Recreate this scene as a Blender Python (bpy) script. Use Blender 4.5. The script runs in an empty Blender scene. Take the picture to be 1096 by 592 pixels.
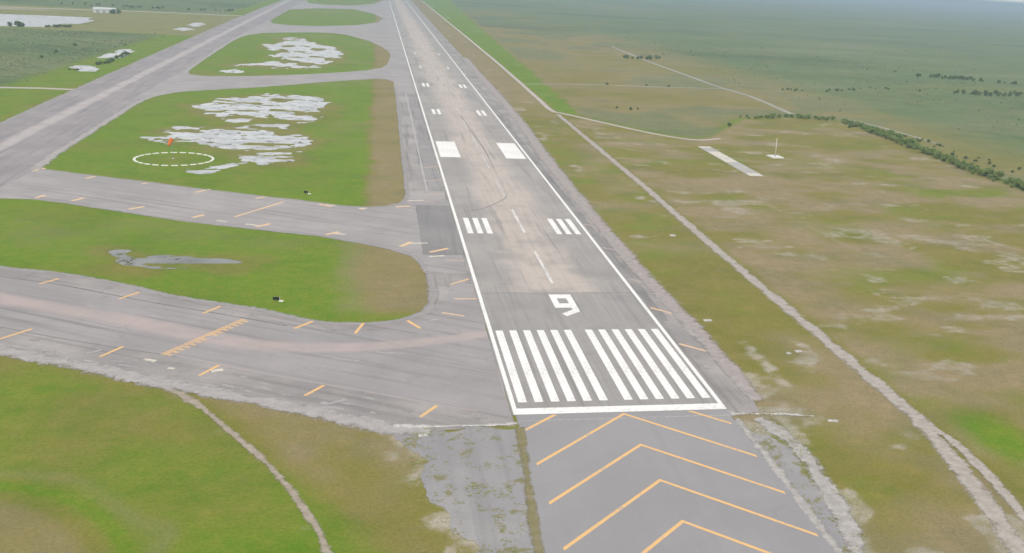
import bpy, bmesh, math, random
import numpy as np
from mathutils import Matrix, Vector

random.seed(7); rng = np.random.default_rng(7)
SC = bpy.context.scene
COL = SC.collection
R = math.radians

# ------------------------------------------------------------------ camera
cam_d = bpy.data.cameras.new('camera'); cam = bpy.data.objects.new('camera', cam_d); COL.objects.link(cam)
cam_d.sensor_width = 36; cam_d.lens = 36.3244
cam_d.shift_x = -0.081468; cam_d.shift_y = 0.004960
cam_d.clip_start = 1; cam_d.clip_end = 90000
cam.matrix_world = Matrix(((0.978655, 0.00075, -0.205509, -49.9036),
                           (-0.197061, 0.28722, -0.937375, -193.355),
                           (0.058324, 0.957864, 0.281237, 86.4232), (0, 0, 0, 1)))
SC.camera = cam
# ------------------------------------------------------------------ world, sun, exposure
SUN_EL, SUN_AZ = 58, 200          # azimuth clockwise from +Y
w = bpy.data.worlds.new('World'); SC.world = w; w.use_nodes = True
wn = w.node_tree; bg = wn.nodes['Background']
sky = wn.nodes.new('ShaderNodeTexSky'); sky.sky_type = 'NISHITA'; sky.sun_disc = False
sky.sun_elevation = R(SUN_EL); sky.sun_rotation = R(SUN_AZ); sky.air_density = 1.0; sky.dust_density = 6.0; sky.ozone_density = 1.0
hs = wn.nodes.new('ShaderNodeHueSaturation'); hs.inputs['Saturation'].default_value = 0.35
wn.links.new(sky.outputs[0], hs.inputs['Color'])
# a bright, even cloud layer over the clear sky
def wnode(tp, **k):
    n = wn.nodes.new(tp)
    for a, v in k.items(): setattr(n, a, v)
    return n
wtc = wnode('ShaderNodeTexCoord'); wsep = wnode('ShaderNodeSeparateXYZ'); wn.links.new(wtc.outputs['Generated'], wsep.inputs[0])
wz = wnode('ShaderNodeMath', operation='MAXIMUM'); wn.links.new(wsep.outputs[2], wz.inputs[0]); wz.inputs[1].default_value = 0
wz2 = wnode('ShaderNodeMath', operation='ADD'); wn.links.new(wz.outputs[0], wz2.inputs[0]); wz2.inputs[1].default_value = .18
wdv = wnode('ShaderNodeVectorMath', operation='DIVIDE'); wn.links.new(wtc.outputs['Generated'], wdv.inputs[0])
wcx = wnode('ShaderNodeCombineXYZ')
for i in range(3): wn.links.new(wz2.outputs[0], wcx.inputs[i])
wn.links.new(wcx.outputs[0], wdv.inputs[1])
wno = wnode('ShaderNodeTexNoise'); wno.inputs['Scale'].default_value = 1.1; wno.inputs['Detail'].default_value = 5; wn.links.new(wdv.outputs[0], wno.inputs['Vector'])
wmr = wnode('ShaderNodeMapRange'); wn.links.new(wno.outputs['Fac'], wmr.inputs[0]); wmr.inputs[1].default_value = .3; wmr.inputs[2].default_value = .7; wmr.inputs[3].default_value = .62; wmr.inputs[4].default_value = .92
wmx = wnode('ShaderNodeMix', data_type='RGBA'); wn.links.new(wmr.outputs[0], wmx.inputs[0]); wn.links.new(hs.outputs[0], wmx.inputs[6]); wmx.inputs[7].default_value = (9.1, 9.05, 8.95, 1)
wn.links.new(wmx.outputs[2], bg.inputs[0])
bg.inputs[1].default_value = 0.15
sd = bpy.data.lights.new('sun', 'SUN'); sun = bpy.data.objects.new('sun', sd); COL.objects.link(sun)
sd.energy = 0.8; sd.angle = R(18); sd.color = (1.0, 0.955, 0.9)
dvec = Vector((math.sin(R(SUN_AZ)) * math.cos(R(SUN_EL)), math.cos(R(SUN_AZ)) * math.cos(R(SUN_EL)), math.sin(R(SUN_EL))))
sun.rotation_euler = dvec.to_track_quat('Z', 'Y').to_euler(); sun.location = dvec * 400
SC.view_settings.view_transform = 'Standard'; SC.view_settings.look = 'None'
SC.view_settings.gamma = 1; SC.view_settings.use_curve_mapping = False
SC.view_settings.exposure = -0.1
HAZE_DENSITY = 2.0e-4

# ------------------------------------------------------------------ helpers: noise
def _h(ix, iy, seed):
    n = (ix.astype(np.int64) * 374761393 + iy.astype(np.int64) * 668265263 + seed * 1442695041) & 0x7fffffff
    n = ((n ^ (n >> 13)) * 1274126177) & 0x7fffffff
    n = (n ^ (n >> 16)) & 0xffff
    return n / 65535.0
def vnoise(x, y, seed=0):
    ix = np.floor(x); iy = np.floor(y); fx = x - ix; fy = y - iy
    fx = fx * fx * (3 - 2 * fx); fy = fy * fy * (3 - 2 * fy)
    a = _h(ix, iy, seed); b = _h(ix + 1, iy, seed); c = _h(ix, iy + 1, seed); d = _h(ix + 1, iy + 1, seed)
    return (a * (1 - fx) + b * fx) * (1 - fy) + (c * (1 - fx) + d * fx) * fy
def fbm(x, y, size, octv=4, seed=0):
    x = np.asarray(x, float) / size + 31.7 * seed; y = np.asarray(y, float) / size + 17.3 * seed
    s = 0; a = .5; t = 0
    for k in range(octv):
        s = s + a * vnoise(x, y, seed + k); t += a; a *= .5; x = x * 2.03 + 5.1; y = y * 2.03 + 9.7
    return s / t
def ss(a, b, v):
    t = np.clip((v - a) / (b - a), 0, 1); return t * t * (3 - 2 * t)
def poly_sd(x, y, poly):
    """signed distance to a polygon, positive inside"""
    d = np.full(x.shape, 1e9); ins = np.zeros(x.shape, bool); n = len(poly)
    for i in range(n):
        ax, ay = poly[i]; bx, by = poly[(i + 1) % n]
        ex, ey = bx - ax, by - ay; t = np.clip(((x - ax) * ex + (y - ay) * ey) / (ex * ex + ey * ey + 1e-9), 0, 1)
        d = np.minimum(d, np.hypot(x - ax - t * ex, y - ay - t * ey))
        c = ((ay > y) != (by > y)); xi = ax + (y - ay) * ex / (ey if ey else 1e-9); ins ^= c & (x < xi)
    return np.where(ins, d, -d)
def line_d(x, y, pts):
    d = np.full(x.shape, 1e9)
    for (ax, ay), (bx, by) in zip(pts[:-1], pts[1:]):
        ex, ey = bx - ax, by - ay; t = np.clip(((x - ax) * ex + (y - ay) * ey) / (ex * ex + ey * ey), 0, 1)
        d = np.minimum(d, np.hypot(x - ax - t * ex, y - ay - t * ey))
    return d

# ------------------------------------------------------------------ helpers: materials
class NT:
    def __init__(s, name, rough=0.9, spec=0.2):
        s.m = bpy.data.materials.new(name); s.m.use_nodes = True; s.t = s.m.node_tree
        s.b = s.t.nodes['Principled BSDF']; s.b.inputs['Roughness'].default_value = rough
        s.b.inputs['Specular IOR Level'].default_value = spec
        s.co = s.t.nodes.new('ShaderNodeTexCoord').outputs['Object']
    def put(s, sock, v):
        if isinstance(v, bpy.types.NodeSocket): s.t.links.new(v, sock)
        elif isinstance(v, (tuple, list)) and len(v) == 3 and sock.type == 'RGBA': sock.default_value = (*v, 1)
        else: sock.default_value = v
    def mapv(s, scale, vec=None, loc=(0, 0, 0), rz=0):
        n = s.t.nodes.new('ShaderNodeMapping'); n.inputs['Scale'].default_value = scale
        n.inputs['Location'].default_value = loc; n.inputs['Rotation'].default_value = (0, 0, rz)
        s.put(n.inputs['Vector'], vec or s.co); return n.outputs[0]
    def noise(s, scale, detail=3, rough=.55, vec=None, dist=0.0):
        n = s.t.nodes.new('ShaderNodeTexNoise'); n.inputs['Scale'].default_value = scale
        n.inputs['Detail'].default_value = detail; n.inputs['Roughness'].default_value = rough; n.inputs['Distortion'].default_value = dist
        s.put(n.inputs['Vector'], vec or s.co); return n.outputs['Fac']
    def vor(s, scale, vec=None, feature='DISTANCE_TO_EDGE', out='Distance'):
        n = s.t.nodes.new('ShaderNodeTexVoronoi'); n.feature = feature; n.inputs['Scale'].default_value = scale
        s.put(n.inputs['Vector'], vec or s.co); return n.outputs[out]
    def math(s, op, a, b=0.0, clamp=False):
        n = s.t.nodes.new('ShaderNodeMath'); n.operation = op; n.use_clamp = clamp
        s.put(n.inputs[0], a); s.put(n.inputs[1], b); return n.outputs[0]
    def rng(s, v, lo, hi, a=0.0, b=1.0):
        n = s.t.nodes.new('ShaderNodeMapRange'); n.interpolation_type = 'SMOOTHSTEP'
        s.put(n.inputs[0], v); n.inputs[1].default_value = lo; n.inputs[2].default_value = hi
        n.inputs[3].default_value = a; n.inputs[4].default_value = b; return n.outputs[0]
    def mix(s, f, a, b, mode='MIX'):
        n = s.t.nodes.new('ShaderNodeMix'); n.data_type = 'RGBA'; n.blend_type = mode
        s.put(n.inputs[0], f); s.put(n.inputs[6], a); s.put(n.inputs[7], b); return n.outputs[2]
    def xyz(s, vec=None):
        n = s.t.nodes.new('ShaderNodeSeparateXYZ'); s.put(n.inputs[0], vec or s.co); return n.outputs
    def att(s, name):
        n = s.t.nodes.new('ShaderNodeAttribute'); n.attribute_name = name; return n.outputs['Fac']
    def bump(s, h, strength=.3, dist=.1):
        n = s.t.nodes.new('ShaderNodeBump'); n.inputs['Strength'].default_value = strength; n.inputs['Distance'].default_value = dist
        s.put(n.inputs['Height'], h); s.t.links.new(n.outputs[0], s.b.inputs['Normal'])
    def out(s, col):
        s.put(s.b.inputs['Base Color'], col); return s.m

def pavement(name, base, light, dark, band=None, band_w=6, bend=0.0, crack=.5, streak=.5, stain=.5, speck=1.0):
    """weathered asphalt or concrete: streaks run along local Y"""
    t = NT(name, .88, .25)
    big = t.noise(.035, 4, .6); mid = t.noise(.22, 4, .6); fine = t.noise(2.2, 4, .7)
    st = t.noise(1.0, 4, .6, t.mapv((.35, .012, .35))); st2 = t.noise(1.0, 3, .6, t.mapv((1.1, .03, 1)))
    c = t.mix(t.rng(big, .35, .68), base, light)
    c = t.mix(t.math('MULTIPLY', t.rng(st, .48, .72), streak), c, dark)
    c = t.mix(t.math('MULTIPLY', t.rng(st2, .5, .75), streak * .6), c, light)
    c = t.mix(t.math('MULTIPLY', t.rng(mid, .55, .8), stain), c, dark)
    if band is not None:
        px = t.xyz()[0]
        if bend:
            q = t.math('MAXIMUM', t.math('SUBTRACT', t.xyz()[1], 22.0), 0.0); px = t.math('ADD', t.math('ADD', px, 2.2), t.math('MULTIPLY', t.math('MULTIPLY', q, q), bend))
        x = t.math('ABSOLUTE', t.math('ADD', px, t.math('MULTIPLY', t.math('SUBTRACT', t.noise(.03, 3), .5), 5)))
        c = t.mix(t.math('MULTIPLY', t.rng(x, band_w, band_w * .35), t.rng(t.noise(.08, 4, .6), .25, .6, .35, .9)), c, band)
    wv = t.mapv((1, 1, 1)); 
    vec = t.t.nodes.new('ShaderNodeVectorMath'); vec.operation = 'ADD'
    nn = t.t.nodes.new('ShaderNodeTexNoise'); nn.inputs['Scale'].default_value = .25; nn.inputs['Detail'].default_value = 4
    sc = t.t.nodes.new('ShaderNodeVectorMath'); sc.operation = 'SCALE'; sc.inputs['Scale'].default_value = 6
    t.t.links.new(t.co, nn.inputs['Vector']); t.t.links.new(nn.outputs['Color'], sc.inputs[0])
    t.t.links.new(t.co, vec.inputs[0]); t.t.links.new(sc.outputs[0], vec.inputs[1])
    ed = t.vor(.085, vec.outputs[0])
    ck = t.math('MULTIPLY', t.rng(ed, .014, .003), t.rng(t.noise(.06, 3), .5, .7))
    c = t.mix(t.math('MULTIPLY', ck, crack * .55), c, tuple(v * .55 for v in base))
    c = t.mix(t.math('MULTIPLY', t.rng(fine, .3, .75), .22 * speck), c, tuple(v * .6 for v in base))
    c = t.mix(t.math('MULTIPLY', t.rng(t.noise(5, 3, .7), .58, .72), .25 * speck), c, tuple(min(.6, v * 1.5) for v in light))
    t.bump(t.math('ADD', fine, t.math('MULTIPLY', ck, -1.5)), .25, .05)
    return t.out(c)

def paint(name, col, under, wear=.15, wscale=1.0):
    t = NT(name, .75, .3)
    n = t.noise(.9 * wscale, 5, .75); n2 = t.noise(.08 * wscale, 3)
    lo = .66 - wear * .22
    f = t.rng(t.math('ADD', t.math('MULTIPLY', n, .75), t.math('MULTIPLY', n2, .3)), lo - .1, lo + .1)
    c = t.mix(t.math('MULTIPLY', f, min(1, wear * 2.2)), col, under)
    c = t.mix(t.math('MULTIPLY', t.rng(t.noise(3.5, 3), .4, .75), .18), c, under)
    t.bump(n, .1, .02); return t.out(c)

def flat_mat(name, col, rough=.7, var=.2, scale=2.0, metal=0):
    t = NT(name, rough, .3); t.b.inputs['Metallic'].default_value = metal
    n = t.noise(scale, 4, .65); t.bump(n, .15, .02)
    return t.out(t.mix(t.rng(n, .3, .75), col, tuple(v * (1 - var) for v in col)))

def foliage(name, dark, light, dry, tl=.42):
    t = NT(name, .8, .2); p = t.t.nodes.new('ShaderNodeObjectInfo').outputs['Random']
    n = t.noise(.9, 3, .6); n2 = t.noise(.12, 2)
    c = t.mix(t.rng(n, .35, .68), dark, light)
    c = t.mix(t.math('MULTIPLY', t.rng(t.math('ADD', t.math('MULTIPLY', p, .6), t.math('MULTIPLY', n2, .6)), .55, .95), .6), c, dry)
    tr = t.t.nodes.new('ShaderNodeBsdfTranslucent'); t.put(tr.inputs['Color'], c); ms = t.t.nodes.new('ShaderNodeMixShader'); ms.inputs[0].default_value = tl
    om = [n for n in t.t.nodes if n.type == 'OUTPUT_MATERIAL'][0]
    t.t.links.new(t.b.outputs[0], ms.inputs[1]); t.t.links.new(tr.outputs[0], ms.inputs[2]); t.t.links.new(ms.outputs[0], om.inputs['Surface'])
    return t.out(c)

# ------------------------------------------------------------------ helpers: objects
def tag(o, label=None, cat=None, group=None, kind=None):
    for k, v in (('label', label), ('category', cat), ('group', group), ('kind', kind)):
        if v: o[k] = v
    return o
def link(name, me, mat, parent=None):
    o = bpy.data.objects.new(name, me); COL.objects.link(o)
    if mat and not me.materials: me.materials.append(mat)
    if parent: o.parent = parent
    return o
def bm_obj(name, bm, mat, parent=None, smooth=False):
    bmesh.ops.recalc_face_normals(bm, faces=bm.faces)
    me = bpy.data.meshes.new(name); bm.to_mesh(me); bm.free()
    if smooth:
        for p in me.polygons: p.use_smooth = True
    return link(name, me, mat, parent)
def empty(name, loc, rz=0):
    o = bpy.data.objects.new(name, None); COL.objects.link(o); o.location = loc; o.rotation_euler = (0, 0, rz); o.empty_display_size = .5
    return o
def catmull(pts, closed=False, n=6):
    out = []; N = len(pts)
    for i in range(N if closed else N - 1):
        g = lambda k: np.array(pts[k % N] if closed else pts[min(max(k, 0), N - 1)], float)
        a, b, c, d = g(i - 1), g(i), g(i + 1), g(i + 2)
        for k in range(n):
            t = k / n
            out.append(tuple(.5 * (2 * b + (c - a) * t + (2 * a - 5 * b + 4 * c - d) * t * t + (3 * b - a - 3 * c + d) * t ** 3)))
    if not closed: out.append(tuple(pts[-1]))
    return out
def rough_outline(pts, step, amp, size=6, seed=1, rag=0.0):
    out = []; N = len(pts)
    for i in range(N):
        a = np.array(pts[i], float); b = np.array(pts[(i + 1) % N], float); L = np.hypot(*(b - a))
        st = step * (1 + max(0, (a[1] + b[1]) / 2 - 300) / 150)
        k = max(1, int(L / st))
        nrm = np.array((-(b - a)[1], (b - a)[0])) / max(L, 1e-6)
        for j in range(k):
            p = a + (b - a) * j / k
            d = (fbm(np.array([p[0]]), np.array([p[1]]), size, 4, seed)[0] - .5) * 2 * amp + (random.random() - .5) * rag
            out.append(tuple(p + nrm * d))
    return out
def sheet(name, pts, z, mat, origin=(0, 0), rz=0.0, depth=.12, parent=None, holes=None):
    """a slab with its top at z, drawn from a world-space outline; local axes turned by rz so streaks follow local Y"""
    c, s = math.cos(-rz), math.sin(-rz); bm = bmesh.new()
    loc = [((x - origin[0]) * c - (y - origin[1]) * s, (x - origin[0]) * s + (y - origin[1]) * c) for x, y in pts]
    top = [bm.verts.new((x, y, 0)) for x, y in loc]
    f = bm.faces.new(top)
    if depth:
        bot = [bm.verts.new((x, y, -depth)) for x, y in loc]; n = len(top)
        for i in range(n):
            bm.faces.new((top[i], top[(i + 1) % n], bot[(i + 1) % n], bot[i]))
    f.normal_update()
    bmesh.ops.triangulate(bm, faces=[f])
    me = bpy.data.meshes.new(name); bmesh.ops.recalc_face_normals(bm, faces=bm.faces)
    tops = [q for q in bm.faces if all(abs(v.co.z) < 1e-6 for v in q.verts)]
    if tops and sum(q.normal.z for q in tops) < 0: bmesh.ops.reverse_faces(bm, faces=bm.faces)
    bm.to_mesh(me); bm.free()
    o = link(name, me, mat, parent)
    if parent is None: o.location = (origin[0], origin[1], z); o.rotation_euler = (0, 0, rz)
    else: o.location = (origin[0] - parent.location.x, origin[1] - parent.location.y, z - parent.location.z); o.rotation_euler = (0, 0, rz)
    return o
def mark(name, pts, parent, mat, dz=.006):
    """painted marking: thin flat piece, world outline, child of an unturned slab"""
    cx = sum(p[0] for p in pts) / len(pts); cy = sum(p[1] for p in pts) / len(pts)
    me = bpy.data.meshes.new(name); n = len(pts)
    bm = bmesh.new(); vs = [bm.verts.new((x - cx, y - cy, 0)) for x, y in pts]; f = bm.faces.new(vs)
    f.normal_update()
    if f.normal.z < 0: f.normal_flip()
    if n > 4: bmesh.ops.triangulate(bm, faces=[f])
    bm.to_mesh(me); bm.free(); o = link(name, me, mat); o.parent = parent
    inv = Matrix.Translation(parent.location) @ parent.rotation_euler.to_matrix().to_4x4()
    o.matrix_local = inv.inverted() @ Matrix.Translation((cx, cy, parent.location.z + dz))
    return o
def rect(x0, x1, y0, y1): return [(x0, y0), (x1, y0), (x1, y1), (x0, y1)]
def stroke(a, b, wd):
    a = np.array(a, float); b = np.array(b, float); d = (b - a) / np.hypot(*(b - a)); n = np.array((-d[1], d[0])) * wd / 2
    return [tuple(a + n), tuple(b + n), tuple(b - n), tuple(a - n)]
def ribbon(pts, wd):
    P = [np.array(p, float) for p in pts]; L = []; Rr = []
    for i, p in enumerate(P):
        d = P[min(i + 1, len(P) - 1)] - P[max(i - 1, 0)]; d /= np.hypot(*d) + 1e-9
        n = np.array((-d[1], d[0])); ww = wd(i / (len(P) - 1)) if callable(wd) else wd
        L.append(tuple(p + n * ww / 2)); Rr.append(tuple(p - n * ww / 2))
    return L + Rr[::-1]
def box(bm, cx, cy, cz, sx, sy, sz, rot=0, taper=1.0):
    vs = []
    for z, k in ((-1, 1), (1, taper)):
        for x, y in ((-1, -1), (1, -1), (1, 1), (-1, 1)):
            px, py = x * sx / 2 * k, y * sy / 2 * k
            vs.append(bm.verts.new((cx + px * math.cos(rot) - py * math.sin(rot), cy + px * math.sin(rot) + py * math.cos(rot), cz + z * sz / 2)))
    for q in ((0, 3, 2, 1), (4, 5, 6, 7), (0, 1, 5, 4), (1, 2, 6, 5), (2, 3, 7, 6), (3, 0, 4, 7)): bm.faces.new([vs[i] for i in q])
def tube(bm, pts, rads, n=8):
    rings = []
    for i, p in enumerate(pts):
        p = Vector(p); d = Vector(pts[min(i + 1, len(pts) - 1)]) - Vector(pts[max(i - 1, 0)]); d.normalize()
        a = d.orthogonal().normalized(); b = d.cross(a)
        if rings: # keep the rings aligned
            pa = rings[-1][1]; a = (pa - d * pa.dot(d)).normalized(); b = d.cross(a)
        rings.append(([bm.verts.new(p + (a * math.cos(k * 2 * math.pi / n) + b * math.sin(k * 2 * math.pi / n)) * rads[i]) for k in range(n)], a))
    for (r0, _), (r1, _) in zip(rings[:-1], rings[1:]):
        for k in range(n): bm.faces.new((r0[k], r0[(k + 1) % n], r1[(k + 1) % n], r1[k]))
    bm.faces.new(rings[0][0][::-1]); bm.faces.new(rings[-1][0])

# ------------------------------------------------------------------ outlines in metres (x across the runway, y along it, threshold at y = 0)
POND = {
 'p1': [(-157.6,463.8),(-140.0,501.5),(-113.9,529.9),(-86.4,522.5),(-81.7,484.5),(-88.1,447.5),(-81.2,417.2),(-93.4,407.0),(-110.9,433.8),(-121.6,400.8),(-133.9,412.8),(-150.9,444.2)],
 'p2': [(-157.4,344.6),(-154.9,366.6),(-140.1,372.9),(-131.2,358.6),(-120.5,383.5),(-102.3,394.3),(-87.0,348.3),(-84.0,337.0),(-86.9,301.3),(-85.5,282.0),(-96.4,278.3),(-108.9,290.8),(-118.1,309.5),(-136.3,333.8),(-145.7,326.6)],
 'p3': [(-131.9,257.5),(-120.1,266.0),(-106.9,279.3),(-112.3,262.8),(-118.3,255.8),(-127.3,252.8)],
 'p4': [(-171.1,712.5),(-153.8,742.1),(-141.8,765.0),(-128.1,790.9),(-147.1,821.5),(-134.4,872.4),(-159.4,905.4),(-163.2,954.5),(-153.0,988.7),(-155.5,1078.8),(-142.6,1088.2),(-125.9,1021.3),(-103.9,978.5),(-85.7,899.9),(-85.5,812.4),(-100.4,730.8),(-114.8,709.9)],
 'p5': [(-127.9,128.6),(-121.8,124.5),(-118.4,121.3),(-108.2,121.5),(-97.7,121.7),(-89.8,115.6),(-96.5,110.5),(-114.2,110.3),(-122.4,113.2),(-122.4,119.3)],
 'p6': [(-271.1,647.1),(-271.9,670.7),(-260.3,667.8),(-254.0,638.2),(-260.8,625.1)],
 'p7': [(-274.5,733.0),(-273.7,775.5),(-273.8,830.1),(-264.4,812.7),(-261.0,748.7)],
 'p8': [(-283.0,1140.2),(-279.3,1172.8),(-266.1,1135.4),(-270.7,1105.1)],
 'p9': [(-284.3,1221.2),(-285.7,1290.8),(-273.5,1252.6),(-269.6,1187.1)],
 'p10': [(-171.2,664.3),(-162.2,684.0),(-153.1,670.7),(-158.5,652.4)],
 'lake': [(-700,1262),(-513.8,1263.7),(-453.7,1280.8),(-408.7,1282),(-396.7,1182),(-413.4,1071.4),(-446.8,1055),(-700,1050)],
}
ROAD3 = [(63.5,494.3),(70.1,477.4),(85.7,446.3),(102.2,414.1),(114.5,394.4),(130.2,381.8),(147.6,389.7)]
TREELINE = [(147,392),(175,440),(198.6,480.6),(230.7,492.6),(249.6,491.5),(262,485.5),(265.8,450.5),(262.2,402.5),(257.0,335.3),(253.6,290.4),(251.7,240.7),(250,120),(250,-60)]

# ------------------------------------------------------------------ ground
def grow(a, step, end, k=1.12):
    out = []
    while a < end: out.append(a); a += step; step *= k
    return out + [end]
xs = np.array([-v for v in grow(246, 3, 52000, 1.16)][::-1] + list(np.arange(-245, 270, 1.5)) + grow(270, 3, 52000, 1.16))
ys = np.array([-v for v in grow(92, 6, 52000, 1.4)][::-1] + list(np.arange(-90, 300, 1.25)) + list(np.arange(300, 560, 2.2)) + list(np.arange(560, 1320, 6)) + grow(1320, 9, 52000, 1.06))
X, Y = np.meshgrid(xs, ys)
def ground_fields(X, Y):
    nA = fbm(X, Y, 34, 5, 3); nB = fbm(X, Y, 12, 4, 11); nC = fbm(X, Y, 90, 4, 21); nD = fbm(X, Y, 5, 3, 31)
    west = ss(-20, -30, X); east = 1 - west
    # ---- west of the runway
    lush = west * (.72 + .9 * (nA - .45))
    brown = west * ss(.52, .75, nC) * .4
    strip = ss(-58, -50, X + (nB - .5) * 8) * west * ss(55, 75, Y)
    brown = np.maximum(brown, strip * (.62 + .5 * (nA - .5))); lush = lush * (1 - strip)
    lush = np.maximum(lush, west * ss(-80, -66, X) * ss(-46, -56, X) * ss(140, 210, Y) * .85 * (1 - strip))
    isA = west * ss(60, 70, Y) * ss(190, 150, Y) * ss(-180, -140, X)
    brown = np.maximum(brown, isA * ss(-74, -52, X + (nB - .5) * 16) * .6)
    lush = np.maximum(lush, isA * ss(-52, -72, X) * (.68 + .9 * (nA - .4)))
    for k in ('p1', 'p2', 'p4', 'p5'):
        d = poly_sd(X, Y, POND[k]); wet = ss(-16, 2, d + (nB - .5) * 24)
        lush = lush * (1 - .6 * wet); brown = np.maximum(brown, wet * (.35 if k != 'p5' else .1))
    near = west * ss(75, 40, Y)
    rdl = line_d(X, Y, [(-95.8,21.2),(-85.7,9.7),(-76.7,-5.5),(-68.6,-19.7),(-62,-35.4),(-57.6,-49.4),(-52,-80)])
    rightof = near * ss(-3, 6, (X + 76) * .86 + (Y + 5) * .5)
    lush = lush * (1 - near) + near * (.55 + 1.1 * (nA - .42)) * (1 - rightof * .8)
    brown = np.maximum(brown * (1 - near), rightof * (.35 + 1.1 * (nB - .42)))
    ring = np.hypot(X + 122, Y + 58)
    brown = np.maximum(brown, near * np.exp(-((ring - 42 - 7 * (nB - .5)) / 3.0) ** 2) * .42)
    brown = np.maximum(brown, near * ss(35, 30, ring) * .55); lush *= 1 - near * ss(40, 28, ring) * .8
    lush = np.maximum(lush, near * np.exp(-((ring - 37) / 1.8) ** 2) * .9)
    edge1 = ss(9, 0, line_d(X, Y, [(-200, 84), (-131.9, 42.8), (-95.8, 21.2), (-47.3, -5.5)]) + (nB - .5) * 8) * near; lush *= 1 - edge1 * .7; brown = np.maximum(brown, edge1 * .35)
    # ---- east of the runway
    s1 = east * ss(68, 60, X)
    lush = lush + s1 * (.12 + 1.0 * (nB - .5) + .18 * ss(90, 170, Y) * ss(420, 300, Y))
    brown = np.maximum(brown, s1 * (.34 + 2.2 * (nA - .5)) * ss(520, 430, Y) + s1 * ss(430, 560, Y) * .75)
    s2 = east * ss(62, 70, X)
    lush = lush + s2 * (.14 + 1.3 * (nA - .52))
    brown = np.maximum(brown, s2 * (.46 + 2.2 * (fbm(X, Y * 1.4, 24, 4, 77) - .5)))
    hot = np.exp(-(((X - 76) / 9) ** 2 + ((Y + 18) / 16) ** 2)); lush = np.maximum(lush, hot * 1.0); brown *= 1 - hot * .9
    gs = east * ss(65.5, 68, X) * ss(0, -10, X - (86 + np.maximum(Y - 480, 0) * .03) + (nB - .5) * 14) * ss(462, 500, Y + (X - 66) * .9)
    lush = np.maximum(lush, gs * .95); brown = brown * (1 - gs)
    field = poly_sd(X, Y, [(60,500)] + ROAD3 + TREELINE + [(60,-60)])
    out_e = east * ss(64, 67, X) * ss(0, -7, field) * (1 - gs)
    far_e = out_e * ss(246, 262, X + (nB - .5) * 10)
    lush = lush * (1 - out_e) + out_e * (.15 + .7 * (nC - .5)); brown = brown * (1 - out_e) + out_e * np.clip(.62 + 1.2 * (nC - .5), 0, 1) * (1 - far_e * ss(270, 430, X) * .85)
    edge_g = out_e * ss(-16, -4, field + (nB - .5) * 8); lush = np.maximum(lush, edge_g * .7); brown *= 1 - edge_g * .8
    marsh = np.maximum(far_e * (.35 + .65 * ss(280, 420, X)), out_e * .55 * ss(.35, .6, nC)) + out_e * ss(1200, 2600, Y) * .6
    thick = out_e * np.exp(-(((X - 560) / 140) ** 2 + ((Y - 775) / 60) ** 2) ** 2); lush = np.maximum(lush, thick * .45); marsh *= 1 - thick * .4
    # ---- far west, beyond the parallel taxiway
    fw = ss(-240, -262, X + (nB - .5) * 14) * ss(470, 522, Y)
    wb = ss(-236, -242, X)
    lush = np.maximum(lush * (1 - wb), wb * (.75 + .8 * (nB - .5))); brown *= 1 - .7 * wb
    lw = fw * ss(-262, -300, X) * (1 - ss(1010, 1050, Y) * ss(1520, 1490, Y)); marsh = np.maximum(marsh, lw)
    brown = np.maximum(brown, wb * ss(1010, 1050, Y) * ss(1520, 1490, Y) * .6)
    farw = west * ss(2300, 2900, Y); marsh = np.maximum(marsh, farw)
    marsh = np.maximum(marsh, ss(3200, 4200, np.hypot(X, Y)))
    # ---- bare limestone gravel
    gr = s2 * (1 - out_e) * ss(.50, .78, fbm(X, Y * 1.5, 14, 5, 5) + .2 * (fbm(X, Y, 60, 3, 9) - .42)) * .58
    gr = np.maximum(gr, s1 * ss(.58, .80, fbm(X, Y, 12, 5, 15) + .08 * ss(40, -30, Y)) * .65)
    bandR = east * ss(21, 23, X) * ss(33, 28, X + (nD - .5) * 7) * ss(2, -6, Y)
    gr = np.maximum(gr, bandR * (.55 + 1.2 * (nD - .42)))
    gr = np.maximum(gr, east * ss(-9, -3, Y) * ss(8, 1, Y) * ss(52, 36, X + (nD - .5) * 12) * (.3 + 1.4 * (nD - .35)))
    gr = np.maximum(gr, np.exp(-((X - 33) / 2.2) ** 2) * ss(5, -2, Y) * ss(-24, -16, Y) * .75)
    gr = np.maximum(gr, rightof * ss(-56, -42, X) * ss(.5, .66, nD + .25 * (nB - .5)) * .9)
    gr = np.maximum(gr, s2 * 0 + east * np.exp(-((X - 112 + (Y - 170) * .06) / 2.2) ** 2) * ss(90, 110, Y) * ss(270, 240, Y) * ss(.4, .6, nB) * .55)
    gr = np.maximum(gr, west * np.exp(-(rdl / 4.5) ** 2) * .35 * ss(.35, .6, nD))
    gr = np.maximum(gr, west * ss(1275, 1300, Y) * ss(1440, 1400, Y) * ss(-400, -430, X) * ss(.45, .6, nC) * .8)
    trk = line_d(X, Y, [(64.6, 474), (64.5, 239), (63.5, 129), (63.5, 56), (63.4, 1.4), (62, -14), (58.8, -34), (53.4, -60), (47, -92)])
    gr = np.maximum(gr, np.exp(-(trk / 3.2) ** 2) * .6 * ss(.2, .6, nD))
    gr = np.maximum(gr, np.exp(-(line_d(X, Y, [(-22, -4), (-48, -6)]) / 2.5) ** 2) * .7 * ss(.3, .6, nD))
    pe = poly_sd(X, Y, [(-22.5, -5.4), (-47.5, -6.2), (-43, -17), (-40.6, -36), (-35.5, -52), (-29, -88), (-22, -88)])
    gr = np.maximum(gr, ss(-9, 1, pe + (nD - .5) * 12) * near * .62)
    gr = np.maximum(gr, s1 * ss(9, 1, np.abs(X - 30 - np.maximum(Y - 250, 0) * .03)) * ss(.36, .62, nD) * .5 * ss(-3, 4, Y))
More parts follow.
